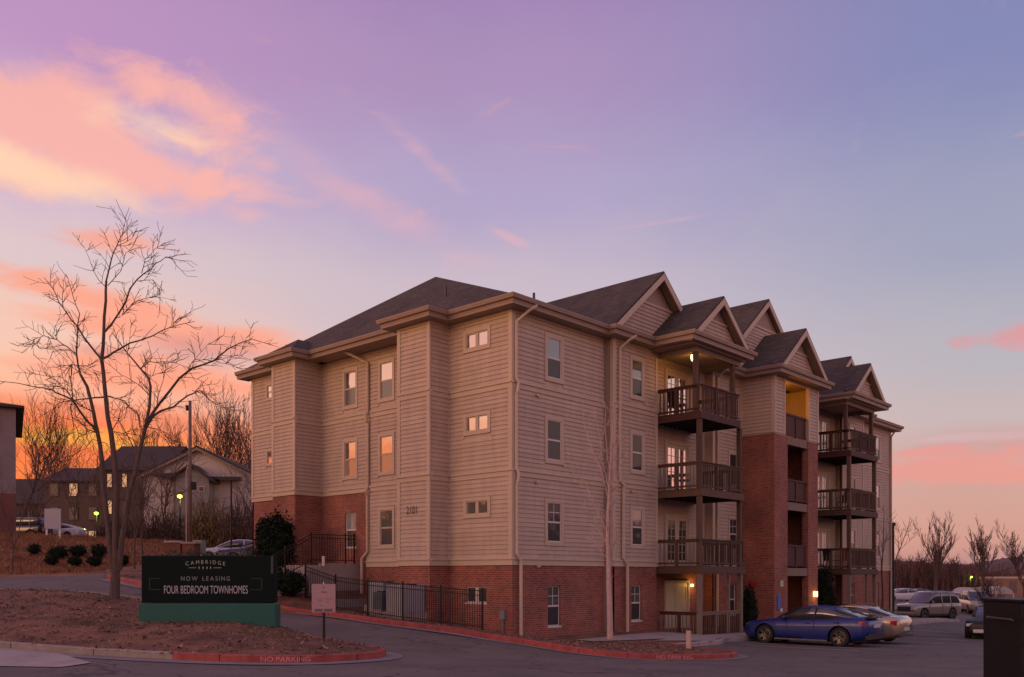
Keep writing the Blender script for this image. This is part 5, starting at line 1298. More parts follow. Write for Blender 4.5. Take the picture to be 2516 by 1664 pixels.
def car(label, loc, rz, body_tab, gh_tab, wheels, wr, paint, name='parked_car', Wd=.92, cat='car', detail=True, suv=False, group=None, plate=True, rimm=None, trunk_z=.75):
    root = empty(name, loc, rz, label, cat, group)
    xs = [t[0] for t in body_tab]; x0, x1 = min(xs), max(xs); n = 64 if detail else 26
    st = sorted(set([x0+(x1-x0)*i/n for i in range(n+1)]+xs))
    rings = [ring(x, *interp(body_tab, x)) for x in st]
    ob = loft(rings).build('body', paint, root, smooth=True)
    cut = []
    for wx in wheels:
        for s in (-1, 1):
            mb = MB(); mb.lathe([(0, -.35), (wr+.07, -.35), (wr+.07, .35), (0, .35)], (wx, s*Wd, wr+.01), 'Y', 24); c = mb.build('cutter', paint); cut.append(c)
    for c in cut:
        c.parent = root
    boolcut(ob, cut)
    for wx in wheels: wellm = MB(); wellm.box(wx-wr, wx+wr, -Wd+.3, Wd-.3, wr*.4, wr*2.02); wellm.build('wheel_well', black_plastic, root)
    # greenhouse: (x, z_top, w_top, z_base, w_base)
    gs = sorted(gh_tab); g0, g1 = gs[0][0], gs[-1][0]; st = sorted(set([g0+(g1-g0)*i/22 for i in range(23)]+[t[0] for t in gs]))
    rg = []
    for x in st:
        zt, wt, zb_, wb = interp(gh_tab, x)
        rg.append([(x, wb, zb_), (x, wb+(wt-wb)*.9, zb_+(zt-zb_)*.86), (x, wt*.9, zt), (x, 0, zt+.012), (x, -wt*.9, zt), (x, -wb-(wt-wb)*.9, zb_+(zt-zb_)*.86), (x, -wb, zb_)])
    carglass = MATS.get('car_glass') or glassmat('car_glass', (.01, .011, .012), .06)
    loft(rg).build('windows', carglass, root, smooth=True)
    # roof skin and pillars
    zmax = max(t[1] for t in gs); rx = [t[0] for t in gs if t[1] > zmax-.10]; ra, rb = min(rx), max(rx)
    rs = [ra+(rb-ra)*i/10 for i in range(11)]; rr = []
    for x in rs:
        zt, wt, zb_, wb = interp(gh_tab, x); wm = wb+(wt-wb)*.9+.008
        rr.append([(x, wm, zb_+(zt-zb_)*.84), (x, wt*.91, zt+.006), (x, 0, zt+.022), (x, -wt*.91, zt+.006), (x, -wm, zb_+(zt-zb_)*.84), (x, -wt*.8, zt-.05), (x, wt*.8, zt-.05)])
    loft(rr).build('roof', paint, root, smooth=True)
    for s in (-1, 1):
        mb = MB()
        def pil(xa, xb, w):
            pts = []
            for i in range(5):
                x = xa+(xb-xa)*i/4; zt, wt, zb_, wb = interp(gh_tab, x)
                pts.append((x, s*(wb+(wt-wb)*.93+.004), zb_+(zt-zb_)*.9))
            mb.tube(pts, w, 5)
        pil(rb, g1, .035); pil(ra, g0, .05 if not suv else .04)
        for xm in ([(ra+rb)/2] if not suv else [ra+(rb-ra)*.66, ra+(rb-ra)*.30]):
            zt, wt, zb_, wb = interp(gh_tab, xm)
            mb.beam((xm, s*(wb+.004), zb_), (xm-.03, s*(wb+(wt-wb)*.9+.006), zb_+(zt-zb_)*.88), .06, .03, up=(0, 1, 0))
        mb.build('pillar', paint if suv or not detail else black_plastic, root)
        if detail:
            xm = g1-.42; zt, wt, zb_, wb = interp(gh_tab, xm)
            mb = MB(); mb.lathe([(0, -.02), (.07, -.01), (.085, .05), (.06, .11), (0, .12)], (xm-.05, s*(Wd+.06), zb_+.07), 'X', 10); mb.beam((xm, s*(wb), zb_+.02), (xm, s*(Wd+.05), zb_+.05), .05, .03); mb.build('wing_mirror', paint, root, smooth=True)
            # door cut lines and handles
            for xd in (([(ra+rb)/2-.02, g1-.5, g0+.55]) if not suv else [ra+(rb-ra)*.66, ra+(rb-ra)*.30, g1-.2]):
                zb2, zt2, w2 = interp(body_tab, xd)
                mb = MB(); mb.box(xd-.006, xd+.006, s*(w2-.03), s*(w2+.003), zb2+.12, zt2-.10); mb.build('door_gap', black_plastic, root)
            for xd in ((ra+rb)/2+.12, (ra+rb)/2-.95 if not suv else (ra+rb)/2-.75):
                zb2, zt2, w2 = interp(body_tab, xd); mb = MB(); mb.box(xd, xd+.18, s*(w2-.01), s*(w2+.025), zt2-.17, zt2-.145); mb.build('door_handle', paint, root)
    for wx in wheels:
        for s in (-1, 1):
            w = empty('wheel', (wx, s*(Wd-.115), wr)); w.parent = root
            if s < 0: w.rotation_euler = (0, 0, math.pi)
            mb = MB(); mb.lathe([(wr*.68, -.10), (wr*.93, -.11), (wr, -.075), (wr, .075), (wr*.93, .11), (wr*.70, .10), (wr*.68, .07)], (0, 0, 0), 'Y', 28); mb.build('tyre', rubber, w, smooth=True)
            mb = MB(); mb.lathe([(wr*.70, .10), (wr*.66, .105), (wr*.62, .06), (wr*.60, -.08), (0, -.08)], (0, 0, 0), 'Y', 24)
            for k in range(10 if detail else 6):
                a = 2*math.pi*k/(10 if detail else 6)+(.12 if k % 2 else -.12)*detail
                mb.beam((0.03*math.cos(a), .075, .03*math.sin(a)), (wr*.64*math.cos(a), .095, wr*.64*math.sin(a)), .035, .03, up=(0, 1, 0))
            mb.lathe([(0, .10), (.05, .098), (.06, .06)], (0, 0, 0), 'Y', 12); mb.build('rim', rimm or alloy, w)
    return root
blue = mat('blue_paint', (.004, .018, .15), .42, metal=.1, coat=.35); silver = mat('champagne_paint', (.40, .315, .215), .3, metal=.45, coat=1); tan = mat('tan_paint', (.25, .22, .185), .32, metal=.35, coat=1)
whitep = mat('white_paint', (.48, .48, .50), .3, coat=1); blackp = mat('black_paint', (.01, .01, .012), .25, coat=1)
redlens = mat('red_lens', (.42, .012, .02), .2, coat=1); clearlens = mat('clear_lens', (.55, .55, .52), .15, coat=1)
SED = [(2.36, .34, .64, .58), (2.30, .24, .74, .74), (2.05, .18, .83, .86), (1.45, .18, .91, .915), (.95, .18, .95, .925), (0, .17, .97, .925), (-.9, .18, 1.0, .925), (-1.45, .20, 1.03, .925), (-1.9, .22, 1.05, .90), (-2.2, .28, 1.04, .84), (-2.34, .34, .96, .76), (-2.40, .46, .86, .68)]
SEDG = [(1.05, .95, .60, .92, .76), (.75, 1.14, .60, .93, .80), (.25, 1.36, .60, .95, .83), (-.25, 1.43, .60, .96, .84), (-.75, 1.42, .59, .98, .84), (-1.2, 1.33, .56, .99, .82), (-1.6, 1.19, .53, 1.01, .78), (-1.95, 1.06, .50, 1.03, .70)]
def rearlights(root, x, y0, y1, z0, z1, m=redlens, yw=.06):
    for s in (-1, 1):
        mb = MB(); mb.prism([(x-.02, s*y0, z0+.03), (x-.02, s*y0, z1-.02), (x+.05, s*y1, z1), (x+.05, s*y1, z0)], (.12, 0, 0)); mb.prism([(x+.04, s*(y1-.02), z0), (x+.04, s*(y1-.02), z1), (x+.26, s*(y1+yw), z1-.01), (x+.24, s*(y1+yw), z0+.04)], (0, -s*.06, 0)); mb.build('tail_light', m, root)
zc = lambda x, y: T(x, y)+.01
cb = car('glossy blue sedan with multi-spoke wheels parked nearest the camera', (9.98, -5.95, zc(10, -6)), math.pi/2, SED, SEDG, (1.42, -1.43), .345, blue)
rearlights(cb, -2.36, .42, .80, .80, .93)
mb = MB(); mb.box(-2.45, -2.33, -.26, .26, .70, .83); mb.build('number_plate', mat('plate', (.5, .5, .52), .4), cb)
mb = MB(); mb.prism([(-2.40, -.55, 1.035), (-2.40, .55, 1.035), (-2.22, .62, 1.05), (-2.22, -.62, 1.05)], (0, 0, .035)); mb.build('boot_spoiler', blackp, cb)
mb = MB(); mb.box(-2.43, -2.25, -.66, .66, .30, .48); mb.build('rear_diffuser', black_plastic, cb)
mb = MB()
for s in (-1, 1): mb.beam((-2.40, s*.35, .60), (-2.36, s*.74, .60), .03, .03); mb.beam((-2.40, s*.6, .36), (-2.32, s*.79, .40), .03, .05)
mb.build('chrome_trim', alloy, cb)
for s in (-1, 1): mb = MB(); mb.prism([(2.33, s*.42, .60), (2.30, s*.42, .70), (2.0, s*.83, .76), (2.05, s*.85, .66)], (0, s*.02, 0)); mb.build('headlight', clearlens, cb)
mb = MB(); mb.beam((-1.0, .945, .22), (1.0, .945, .22), .04, .05); mb.beam((-1.0, -.945, .22), (1.0, -.945, .22), .04, .05); mb.build('sill_strip', alloy, cb)
cs = car('champagne sedan parked beyond the blue one', (13.0, -5.95, zc(13, -6)), math.pi/2, SED, SEDG, (1.42, -1.43), .34, silver)
rearlights(cs, -2.36, .45, .82, .72, .90)
mb = MB(); mb.box(-2.43, -2.33, -.26, .26, .50, .63); mb.build('number_plate', MATS['plate'], cs)
mb = MB(); mb.beam((-2.45, -.62, .46), (-2.45, .62, .46), .03, .03); mb.box(-2.42, -2.2, -.68, .68, .26, .36); mb.build('bumper_strip', alloy, cs)
SUVB = [(2.55, .45, .78, .70), (2.5, .32, 1.0, .90), (2.2, .28, 1.08, .98), (1.2, .28, 1.14, 1.0), (0, .28, 1.17, 1.0), (-1.5, .28, 1.18, 1.0), (-2.2, .30, 1.18, .98), (-2.5, .36, 1.15, .93), (-2.56, .45, 1.0, .88)]
SUVG = [(1.15, 1.20, .74, 1.13, .90), (.75, 1.55, .76, 1.15, .92), (.45, 1.80, .77, 1.15, .93), (0, 1.88, .78, 1.16, .94), (-1.5, 1.88, .78, 1.17, .94), (-2.1, 1.84, .77, 1.17, .93), (-2.35, 1.6, .75, 1.17, .92), (-2.48, 1.22, .72, 1.16, .90)]
PS = wp(2280, 1420, 66); sv = car('light tan large SUV parked facing left beyond the sedans', (PS.x, PS.y, T(PS.x, PS.y)), 2.70, SUVB, SUVG, (1.5, -1.5), .40, tan, name='parked_suv', Wd=1.0, suv=True)
sv.scale = (.90, 1, 1.13)
mb = MB(); mb.box(2.5, 2.58, -.6, .6, .62, .92); mb.build('grille', black_plastic, sv)
for s in (-1, 1): mb = MB(); mb.box(2.42, 2.57, s*.62, s*.88, .72, .92); mb.build('headlight', clearlens, sv)
mb = MB(); mb.box(2.45, 2.68, -.85, .85, .38, .58); mb.build('front_bumper', tan, sv, bevel=.04)
mb = MB()
for s in (-1, 1): mb.tube([(.3, s*.68, 1.9), (.2, s*.68, 1.95), (-1.9, s*.68, 1.95), (-2.0, s*.68, 1.9)], .02, 5)
mb.build('roof_rack', black_plastic, sv)
for s in (-1, 1): mb = MB(); mb.beam((-1.0, s*.99, .40), (1.0, s*.99, .40), .05, .10); mb.build('running_board', black_plastic, sv)
# black car half behind the dark cabinet
PB = wp(2440, 1420, 40); bc = car('black car with its front showing left of the dark bin enclosure', (PB.x, PB.y, T(PB.x, PB.y)), math.pi+.15, SED, SEDG, (1.42, -1.43), .34, mat('dull_black_paint', (.012, .010, .010), .5), detail=False)
for s in (-1, 1): mb = MB(); mb.box(2.15, 2.33, s*.5, s*.78, .58, .70); mb.build('headlight', clearlens, bc)
mb = MB(); mb.box(2.30, 2.41, -.5, .5, .32, .46); mb.build('number_plate', MATS['plate'], bc)
# ---- dark bin enclosure at the right edge
PD = wp(2541, 1420, 15.2); zd = T(PD.x, PD.y)
db = oriented(2541, 15.2, zd, -.10, 'waste_bin', label='large black steel waste bin cropped by the right edge of the photo', cat='bin')
kq = FPX/14.6; ht = 1.95-(1474-1420)*14.6/FPX-zd; wl = (2490-2419)/kq
darkm = mat('bin_black', (.008, .007, .0065), .55, spec=.3, bump=.2)
mb = MB(); mb.box(-wl, 1.2, -.6, .9, -.1, ht-.05); mb.build('bin_body', darkm, db, bevel=.03)
mb = MB(); mb.box(-wl-.03, 1.25, -.64, .93, ht-.05, ht); mb.build('lid', darkm, db, bevel=.015)
for z in (.35, .8, 1.2): mb = MB(); mb.box(-wl-.02, 1.2, -.63, -.6, z, z+.07); mb.build('rib', darkm, db)
for x in (-wl+.35, -wl+.9, -wl+1.45): mb = MB(); mb.box(x, x+.05, -.625, -.6, .0, ht-.06); mb.build('upright', darkm, db)
for x in (-wl+.1,): mb = MB(); mb.lathe([(0, -.05), (.09, -.05), (.09, .05), (0, .05)], (x+.1, -.5, .0), 'Y', 14); mb.build('castor', rubber, db)
mb = MB(); mb.tube([(-wl-.03, -.4, ht-.35), (-wl-.09, -.4, ht-.33), (-wl-.09, .5, ht-.33), (-wl-.03, .5, ht-.35)], .02, 6); mb.build('handle', alloy, db)
# bollard
q = hit(1692, 1594, 18, 40, .13); dB = (q.x-CAM[0])*FW[0]+(q.y-CAM[1])*FW[1]
mb = MB(); rb_ = 6.4*dB/FPX; hb = 44*dB/FPX; mb.lathe([(rb_, -.2), (rb_, hb-.03), (rb_*.85, hb), (0, hb+.005)], (0, 0, 0), n=16)
o = mb.build('bollard', mat('bollard_tan', (.50, .36, .26), .7, var=.12), smooth=True, label='short tan bollard on the soil strip by the near patio', cat='bollard'); o.location = (q.x, q.y, q.z)
# ---- balcony chairs
def chair(loc, rz, m, label, sc=1):
    e = empty('chair', loc, rz, label, 'chair')
    mb = MB(); mb.box(-.25, .25, -.25, .25, .40, .45); mb.build('seat', m, e)
    mb = MB(); mb.prism([(-.25, .22, .45), (.25, .22, .45), (.22, .34, .98), (-.22, .34, .98)], (0, .03, 0)); mb.build('backrest', m, e)
    for x in (-.22, .22):
        for y in (-.22, .22): mb = MB(); mb.beam((x, y, 0), (x, y, .42), .035, .035, up=(0, 1, 0)); mb.build('leg', m, e)
        mb = MB(); mb.beam((x*1.15, -.24, .64), (x*1.15, .26, .66), .05, .03); mb.build('armrest', m, e)
    return e
dk = mat('chair_dark', (.015, .012, .014), .6); rdc = mat('chair_red', (.20, .03, .03), .6)
chair((8.75, -.95, 8.40), 1.2, dk, 'dark chair on the near top balcony')
chair((9.0, -1.1, 5.42), .6, mat('chair_blue_grey', (.10, .13, .17), .6), 'blue-grey chair on the near middle balcony')
chair((23.5, -1.6, 5.42), 2.6, dk, 'dark chair on the far middle balcony')
chair((23.6, -1.5, 2.42), 2.6, rdc, 'red chair on the far lowest balcony')
chair((22.95, -1.1, 2.42), 1.6, dk, 'dark chair beside the red one on the far lowest balcony')
# ================================================================== BACKGROUND, LEFT
bgwall = mat('far_siding', (.44, .385, .34), .8, var=.08); bgtan = mat('far_tan', (.20, .15, .12), .8, var=.1); bgdark = mat('far_brown', (.085, .06, .05), .85, var=.15)
bgbrick = mat('far_brick', (.15, .055, .04), .85, var=.15, vscale=3); bgroof = mat('far_roof', (.045, .034, .03), .9, var=.15)
winlit = mat('lit_window', (.8, .6, .35), .5, emis=((1, .66, .32), .28)); windim = mat('dim_window', (.10, .09, .09), .25)
def house(px, d, w, dep, floors, fh, label, wallm, basem, yaw=0, roof='hip', rh=2.0, lit=(), cols=4, basefl=1, over=.5, zoff=0, name='apartment_house', wins=True, winw=.9, roofm=None, cat='building'):
    p = wp(px, 1420, d); z = T(p.x, p.y)-.1+zoff; h = floors*fh
    e = oriented(px, d, z, yaw, name, label=label, cat=cat)
    mb = MB(); mb.box(-w/2, w/2, 0, dep, basefl*fh, h); mb.build('wall', wallm, e)
    mb = MB(); mb.box(-w/2-.02, w/2+.02, -.02, dep+.02, -2, basefl*fh) if basefl else mb.box(-w/2, w/2, 0, dep, -2, 0); mb.build('base_wall', basem, e)
    o = over; mb = MB(); x0, x1, y0, y1 = -w/2-o, w/2+o, -o, dep+o; dn = (0, 0, -.15)
    rm = roofm or bgroof
    if roof == 'hip':
        k = min(w, dep)/2+o; ra, rb = ((x0+k, (y0+y1)/2, h+rh), (x1-k, (y0+y1)/2, h+rh)) if w >= dep else ((0, y0+k, h+rh), (0, y1-k, h+rh))
        if w >= dep: F = [[(x0, y0, h), (x1, y0, h), rb, ra], [(x1, y1, h), (x0, y1, h), ra, rb], [(x0, y1, h), (x0, y0, h), ra], [(x1, y0, h), (x1, y1, h), rb]]
        else: F = [[(x0, y0, h), (x1, y0, h), ra], [(x1, y0, h), (x1, y1, h), rb, ra], [(x1, y1, h), (x0, y1, h), rb], [(x0, y1, h), (x0, y0, h), ra, rb]]
        for f in F: mb.prism(f, dn)
    elif roof == 'gable':                                          # ridge runs away from the street, gable faces it
        for s in (x0, x1): mb.prism([(s, y0, h), (0, y0, h+rh), (0, y1, h+rh), (s, y1, h)], dn)
        g = MB(); g.prism([(-w/2, 0, h), (w/2, 0, h), (0, 0, h+rh*.92)], (0, dep, 0)); g.build('gable_wall', wallm, e)
        for s in (-1, 1): t = MB(); t.prism([(s*(w/2+o), y0-.04, h-.18), (0, y0-.04, h+rh-.18), (0, y0-.04, h+rh-.42), (s*(w/2+o), y0-.04, h-.42)], (0, .06, 0)); t.build('rake_board', bgtan, e)
    else: mb.prism([(x0, y0, h), (x1, y0, h), (x1, (y0+y1)/2, h+rh), (x0, (y0+y1)/2, h+rh)], dn); mb.prism([(x0, y1, h), (x1, y1, h), (x1, (y0+y1)/2, h+rh), (x0, (y0+y1)/2, h+rh)], dn)
    mb.build('roof', rm, e)
    if wins:
        for f in range(floors):
            for c in range(cols):
                x = -w/2+w*(c+.5)/cols; zz = f*fh+1.0
                fr = MB(); fr.box(x-winw/2-.1, x+winw/2+.1, -.07, .0, zz-.1, zz+1.5); fo = fr.build('window', wallm if f >= basefl else bgtan, e)
                pn = MB(); pn.box(x-winw/2, x+winw/2, -.09, -.05, zz, zz+1.4); pn.build('pane', winlit if (f, c) in lit else windim, fo)
    return e
hw1 = house(-232, 58, 12.4, 14, 3, 2.95, 'apartment house cropped by the left edge with brick lower floor', mat('far_grey_siding', (.20, .16, .155), .8, var=.08), bgbrick, math.radians(29), 'hip', 1.6, cols=4, basefl=1)
house(50, 120, 9, 14, 2, 3.4, 'low dark row house at the far left behind the white cars', bgdark, bgdark, 0, 'side', 4.0, lit=((0, 1),), cols=4, basefl=0, zoff=0)
house(205, 105, 9.0, 12, 3, 2.75, 'dark brown row house with a porch behind the lot, left of the tree', bgdark, bgdark, 0, 'side', 2.2, lit=((2, 1), (0, 2)), cols=4, basefl=0, zoff=0)
house(325, 98, 6.5, 12, 3, 2.9, 'dark row house with lit windows behind the tree trunk', bgdark, bgdark, 0, 'side', 3.4, lit=((2, 0), (1, 0), (2, 1), (0, 0)), cols=4, basefl=0, zoff=0, winw=.45)
hg = house(488, 84, 10.2, 12, 2, 3.25, 'pale grey gabled house behind the wooden utility pole', bgwall, bgwall, .0, 'gable', 2.75, cols=0, basefl=0, wins=False, zoff=.4)
hz = hg.location.z
def hgp(px, py, y=-1.6): return ((px-488)*(84+y)/FPX, y, 1.95-(py-1420)*(84+y)/FPX-hz)
a, b, c = hgp(438, 1166), hgp(487, 1140), hgp(536, 1172)
mb = MB(); mb.prism([(a[0], -1.6, a[2]-.2), (c[0], -1.6, a[2]-.2), (b[0], -1.6, b[2]-.2)], (0, 1.6, 0)); mb.box(a[0]+.3, c[0]-.3, -1.55, 0, -1, a[2]); mb.build('projecting_gable', mat('far_siding_grey', (.25, .23, .20), .8), hg)
mb = MB()
for s in (a, c): mb.prism([(s[0]*1.12-b[0]*.12, -2.1, s[2]-.3), (b[0], -2.1, b[2]), (b[0], .2, b[2]), (s[0]*1.12-b[0]*.12, .2, s[2]-.3)], (0, 0, -.2))
mb.build('roof', bgroof, hg)
for px0, px1, py0, py1 in ((503, 517, 1195, 1209),):
    p0, p1 = hgp(px0, py1, -1.6), hgp(px1, py0, -1.6); mb = MB(); mb.box(p0[0], p1[0], -1.64, -1.56, p0[2], p1[2]); wo_ = mb.build('window', whitetrim, hg)
    mb = MB(); mb.box(p0[0]+.06, p1[0]-.06, -1.67, -1.63, p0[2]+.06, p1[2]-.06); mb.build('pane', windim, wo_)
for px0, px1, py in ((428, 446, 1175), (532, 590, 1172), (385, 440, 1163)):
    p0 = hgp(px0, py, -1.0); p1 = hgp(px1, py, -1.0); mb = MB(); mb.box(p0[0], p1[0], -1.2, .3, p0[2]-.25, p0[2]); mb.build('porch_eave', bgroof, hg)
for px in (440,): p0 = hgp(px, 1170, -1.0); mb = MB(); mb.box(p0[0]-.12, p0[0]+.12, -1.1, -.9, -1, p0[2]); mb.build('porch_column', bgtan, hg)
# trees and scrub behind the lot
rng0 = random.Random(4)
brush = mat('brush_brown', (.12, .075, .045), .95, var=.3); brush2 = mat('brush_ochre', (.19, .13, .05), .95, var=.3)
k = 0
labs = ['bare tree behind the pale gabled house, leftmost of the thicket', 'bare tree in the thicket behind the pale house roof', 'tall bare tree in the middle of the thicket beside the facade', 'dense bare tree touching the left end of the building', 'bare tree low behind the right slope of the pale house',
        'bare tree at the left edge in front of the orange glow', 'bare tree on the horizon between the left house and the row houses', 'bare tree rising behind the dark row house roof', 'slim bare tree above the roofs right of the big tree', 'bare tree in the thicket nearest the building corner']
for i, (px, d, py, s, r) in enumerate([(505, 112, 1050, .55, .2), (540, 108, 1035, .5, .2), (572, 110, 1022, .45, .25), (606, 106, 1030, .45, .25), (625, 100, 1075, .5, .2), (60, 96, 1010, .8, .2), (128, 118, 1050, .6, .16), (150, 112, 1035, .5, .16), (320, 116, 1045, .4, .14), (590, 104, 1040, .45, .22)]):
    baretree(px, d, py, labs[i], 50+i, bark_dark, 'bare trees behind the roofs', s, r*.8, 4, up=.28)
for i, (px, d, py, lb) in enumerate(((98, 88, 1120, 'bare tree in front of the low row house by the white panel sign'), (182, 92, 1105, 'bare tree in front of the brown row house with a porch'), (246, 86, 1118, 'slim bare tree in front of the dark roofs by the big tree stems'), (405, 78, 1100, 'bare tree at the left end of the pale gabled house'), (615, 70, 1120, 'bare tree close to the building corner by the lamp post'))):
    baretree(px, d, py, lb, 120+i, bark, 'bare trees before the background houses', .6, .12, 4, up=.1)
def thicket(name, x0, x1, d, pytop, n, label, m, seed, cat='bush', h=None, hv=.6, leaf=.12):
    rng = random.Random(seed); p = wp((x0+x1)/2, 1420, d); z = T(p.x, p.y); e = oriented((x0+x1)/2, d, z-.2, 0, name, label=label, cat=cat)
    w = (x1-x0)*d/FPX/2; top = 1.95-(pytop-1420)*d/FPX-z+.2; mb = MB(); st = MB()
    for i in range(n):
        x = rng.uniform(-w, w); y = rng.uniform(-1, 2); hh = top*(1-.35*abs(x/w)**2)*rng.uniform(.35, 1)
        a = rng.uniform(0, 6.28); s = leaf*rng.uniform(.4, 1.5); zz = rng.uniform(.05, 1)*hh
        q = len(mb.v); u = Vector((math.cos(a)*s*.4, math.sin(a)*s*.4, s*rng.uniform(.5, 1.6))); t = Vector((-math.sin(a)*s*.25, math.cos(a)*s*.25, rng.uniform(-.3, .3)*s)); c = Vector((x, y, zz))
        mb.v += [tuple(c-u), tuple(c+t), tuple(c+u), tuple(c-t)]; mb.f.append((q, q+1, q+2, q+3))
    for i in range(n//40):
        x = rng.uniform(-w, w); y = rng.uniform(-.8, 1.8); hh = top*rng.uniform(.6, 1.1)*(1-.3*abs(x/w)); st.tube([(x, y, 0), (x+rng.uniform(-.3, .3), y, hh*.5), (x+rng.uniform(-.7, .7), y+rng.uniform(-.3, .3), hh)], [.04, .025, .01], 4, cap=False)
    mb.build('foliage', m, e, fix=False); st.build('stems', bark_dark, e, fix=False); return e
thicket('scrub', 330, 470, 74, 1245, 6000, 'brown scrub between the row houses and the pale gabled house', brush, 1)
thicket('scrub', 455, 560, 72, 1215, 6000, 'yellowish scrub in front of the pale gabled house', brush2, 2)
thicket('scrub', 545, 632, 70, 1215, 5000, 'grey brown scrub before the right part of the pale house', brush, 3)
thicket('scrub', 20, 120, 95, 1215, 4000, 'dark scrub in front of the low row house at left', bgdark, 4)
thicket('scrub', 235, 330, 80, 1262, 3500, 'low dark scrub behind the lot right of the parked white car', bgdark, 5)
# cars on the upper lot
def simplecar(px, d, label, paint, rz_off, suv=False, py=None, group='cars on the upper lot'):
    p = wp(px, 1420, d); a = math.atan2(RT[1], RT[0])+rz_off
    return car(label, (p.x, p.y, T(p.x, p.y)-(.0)), a, SUVB if suv else SED, SUVG if suv else SEDG, (1.5, -1.5) if suv else (1.42, -1.43), .38 if suv else .33, paint, detail=False, suv=suv, Wd=1.0 if suv else .92, group=group)
simplecar(140, 80, 'white car with blue-tinted windows right behind the white panel', whitep, math.pi*.98)
simplecar(92, 84, 'pale car partly hidden left of the white panel', whitep, math.pi*1.02)
simplecar(56, 79, 'dark SUV at the far left of the upper lot', blackp, math.pi*.95, suv=True)
simplecar(575, 52, 'silver car on the lot left of the building behind the lamp post', tan if False else whitep, math.pi*1.12, group='cars on the upper lot')
simplecar(642, 47, 'dark car partly behind the tall evergreen', blackp, math.pi*1.1)
# white panel board, posts, boxes
def block(name, px, py0, py1, pw_, d, dep, m, label, cat, parts=None, bevel=.01):
    z1 = 1.95-(py0-1420)*d/FPX; z0 = 1.95-(py1-1420)*d/FPX; e = oriented(px, d, z0, 0, name, label=label, cat=cat); w = pw_*d/FPX/2
    mb = MB(); mb.box(-w, w, 0, dep, 0, z1-z0); mb.build('panel', m, e, bevel=bevel); return e, w, z1-z0
e, w, h = block('panel_sign', 129, 1250, 1300, 40, 57.5, .06, mat('panel_grey', (.34, .33, .35), .6), 'blank pale grey panel sign on posts before the white cars', 'sign')
for x in (-w+.1, w-.1): mb = MB(); mb.box(x-.05, x+.05, .06, .14, -1.0, h-.1); mb.build('post', whitetrim, e)
e, w, h = block('brick_pier', 425, 1333, 1366, 37, 44, .8, bgbrick, 'brown brick pier left of the utility pole foot', 'pier'); mb = MB(); mb.box(-w-.05, w+.05, -.05, .85, h, h+.08); mb.build('cap', concrete, e)
e, w, h = block('brick_pier', 463, 1336, 1366, 32, 44, .8, bgbrick, 'brown brick pier right next to the green utility box', 'pier'); mb = MB(); mb.box(-w-.05, w+.05, -.05, .85, h, h+.08); mb.build('cap', concrete, e)
e, w, h = block('utility_box', 484, 1327, 1362, 22, 46, .7, mat('utility_green', (.22, .25, .17), .6), 'pale green utility box beside the pole', 'utility box'); mb = MB(); mb.box(-w+.03, w-.03, -.02, 0, .1, h-.08); mb.build('door', MATS['utility_green'], e)
# utility pole
p = wp(467, 1420, 60); zg = T(p.x, p.y); e = empty('utility_pole', (p.x, p.y, zg), 0, 'tall wooden utility pole with a conduit left of the building', 'pole'); ht = 1.95-(985-1420)*60/FPX-zg
mb = MB(); mb.tube([(0, 0, -.5), (0, 0, ht)], [.14, .10], 10); mb.build('post', mat('pole_wood', (.15, .10, .08), .9, var=.2, vscale=4), e, smooth=True)
rv = Vector((RT[0], RT[1], 0)); u = rv*(-.24); mb = MB(); mb.tube([u+Vector((0, 0, -.4)), u+Vector((0, 0, 4.6)), rv*-.14+Vector((0, 0, 5.0))], .05, 6); mb.build('conduit', mat('conduit_grey', (.34, .30, .29), .6), e)
mb = MB(); q = rv*-.2; mb.box(q.x-.07, q.x+.07, q.y-.07, q.y+.07, ht-.65, ht-.3); q = rv*.25; mb.box(q.x-.12, q.x+.12, q.y-.12, q.y+.12, ht-5.9, ht-5.4); mb.build('bracket_box', iron, e)
mb = MB(); mb.beam(rv*.1+Vector((0, 0, ht-6)), rv*-.75+Vector((0, 0, ht-6.1)), .05, .05); mb.build('bracket_arm', iron, e)
def lampost(px, d, pyt, pyb, label, head='flat', glow=None, w=.05, hw_=.6):
    z0 = T(*wp(px, 1420, d)[:2]); zt = 1.95-(pyt-1420)*d/FPX; e = oriented(px, d, z0-.1, 0, 'lamp_post', label=label, cat='lamp post'); h = zt-z0+.1
    mb = MB(); mb.tube([(0, 0, -.3), (0, 0, h-.1)], [w*1.2, w], 8); mb.build('post', iron, e)
    mb = MB()
    if head == 'flat': mb.box(-hw_, hw_, -.2, .2, h-.12, h+.08)
    else: mb.lathe([(.05, h-.1), (.16, h), (.14, h+.16), (0, h+.2)], n=10)
    mb.build('lamp_head', iron, e)
    if glow:
        g = MB(); g.lathe([(0, -.22), (.16, -.15), (.2, -.02), (.1, .06), (0, .06)], (0, -.12, h-.1 if head == 'flat' else h), n=12); g.build('lamp_glass', glow[0], e, smooth=True)
        p = wp(px, 1420, d-.5); lamp_light((p.x, p.y, zt-.4), glow[1], glow[2], .15)
    return e
yel = mat('lamp_yellow', (1, .8, .3), .4, emis=((1, .62, .04), 3.5)); grn = mat('lamp_green', (.6, 1, .3), .4, emis=((.50, .95, .05), 3.5))
lampost(568, 50, 1176, 1345, 'slim dark lamp post with a wide flat head before the silver car')
lampost(443, 70, 1218, 1330, 'lamp post with a glowing yellow light in front of the pale house', 'round', (yel, 60, (1, .7, .2)), .06)
lampost(238, 84, 1260, 1330, 'lamp glowing yellow-green behind the parked cars', 'round', (grn, 60, (.7, 1, .2)), .06)
lampost(2386, 150, 1417, 1450, 'distant lamp glowing green in front of the low town buildings', 'round', (grn, 60, (.6, 1, .3)), .06)
lampost(2193, 58, 1288, 1500, 'dark lamp post right at the far end of the building', 'flat', None, .11, .12)
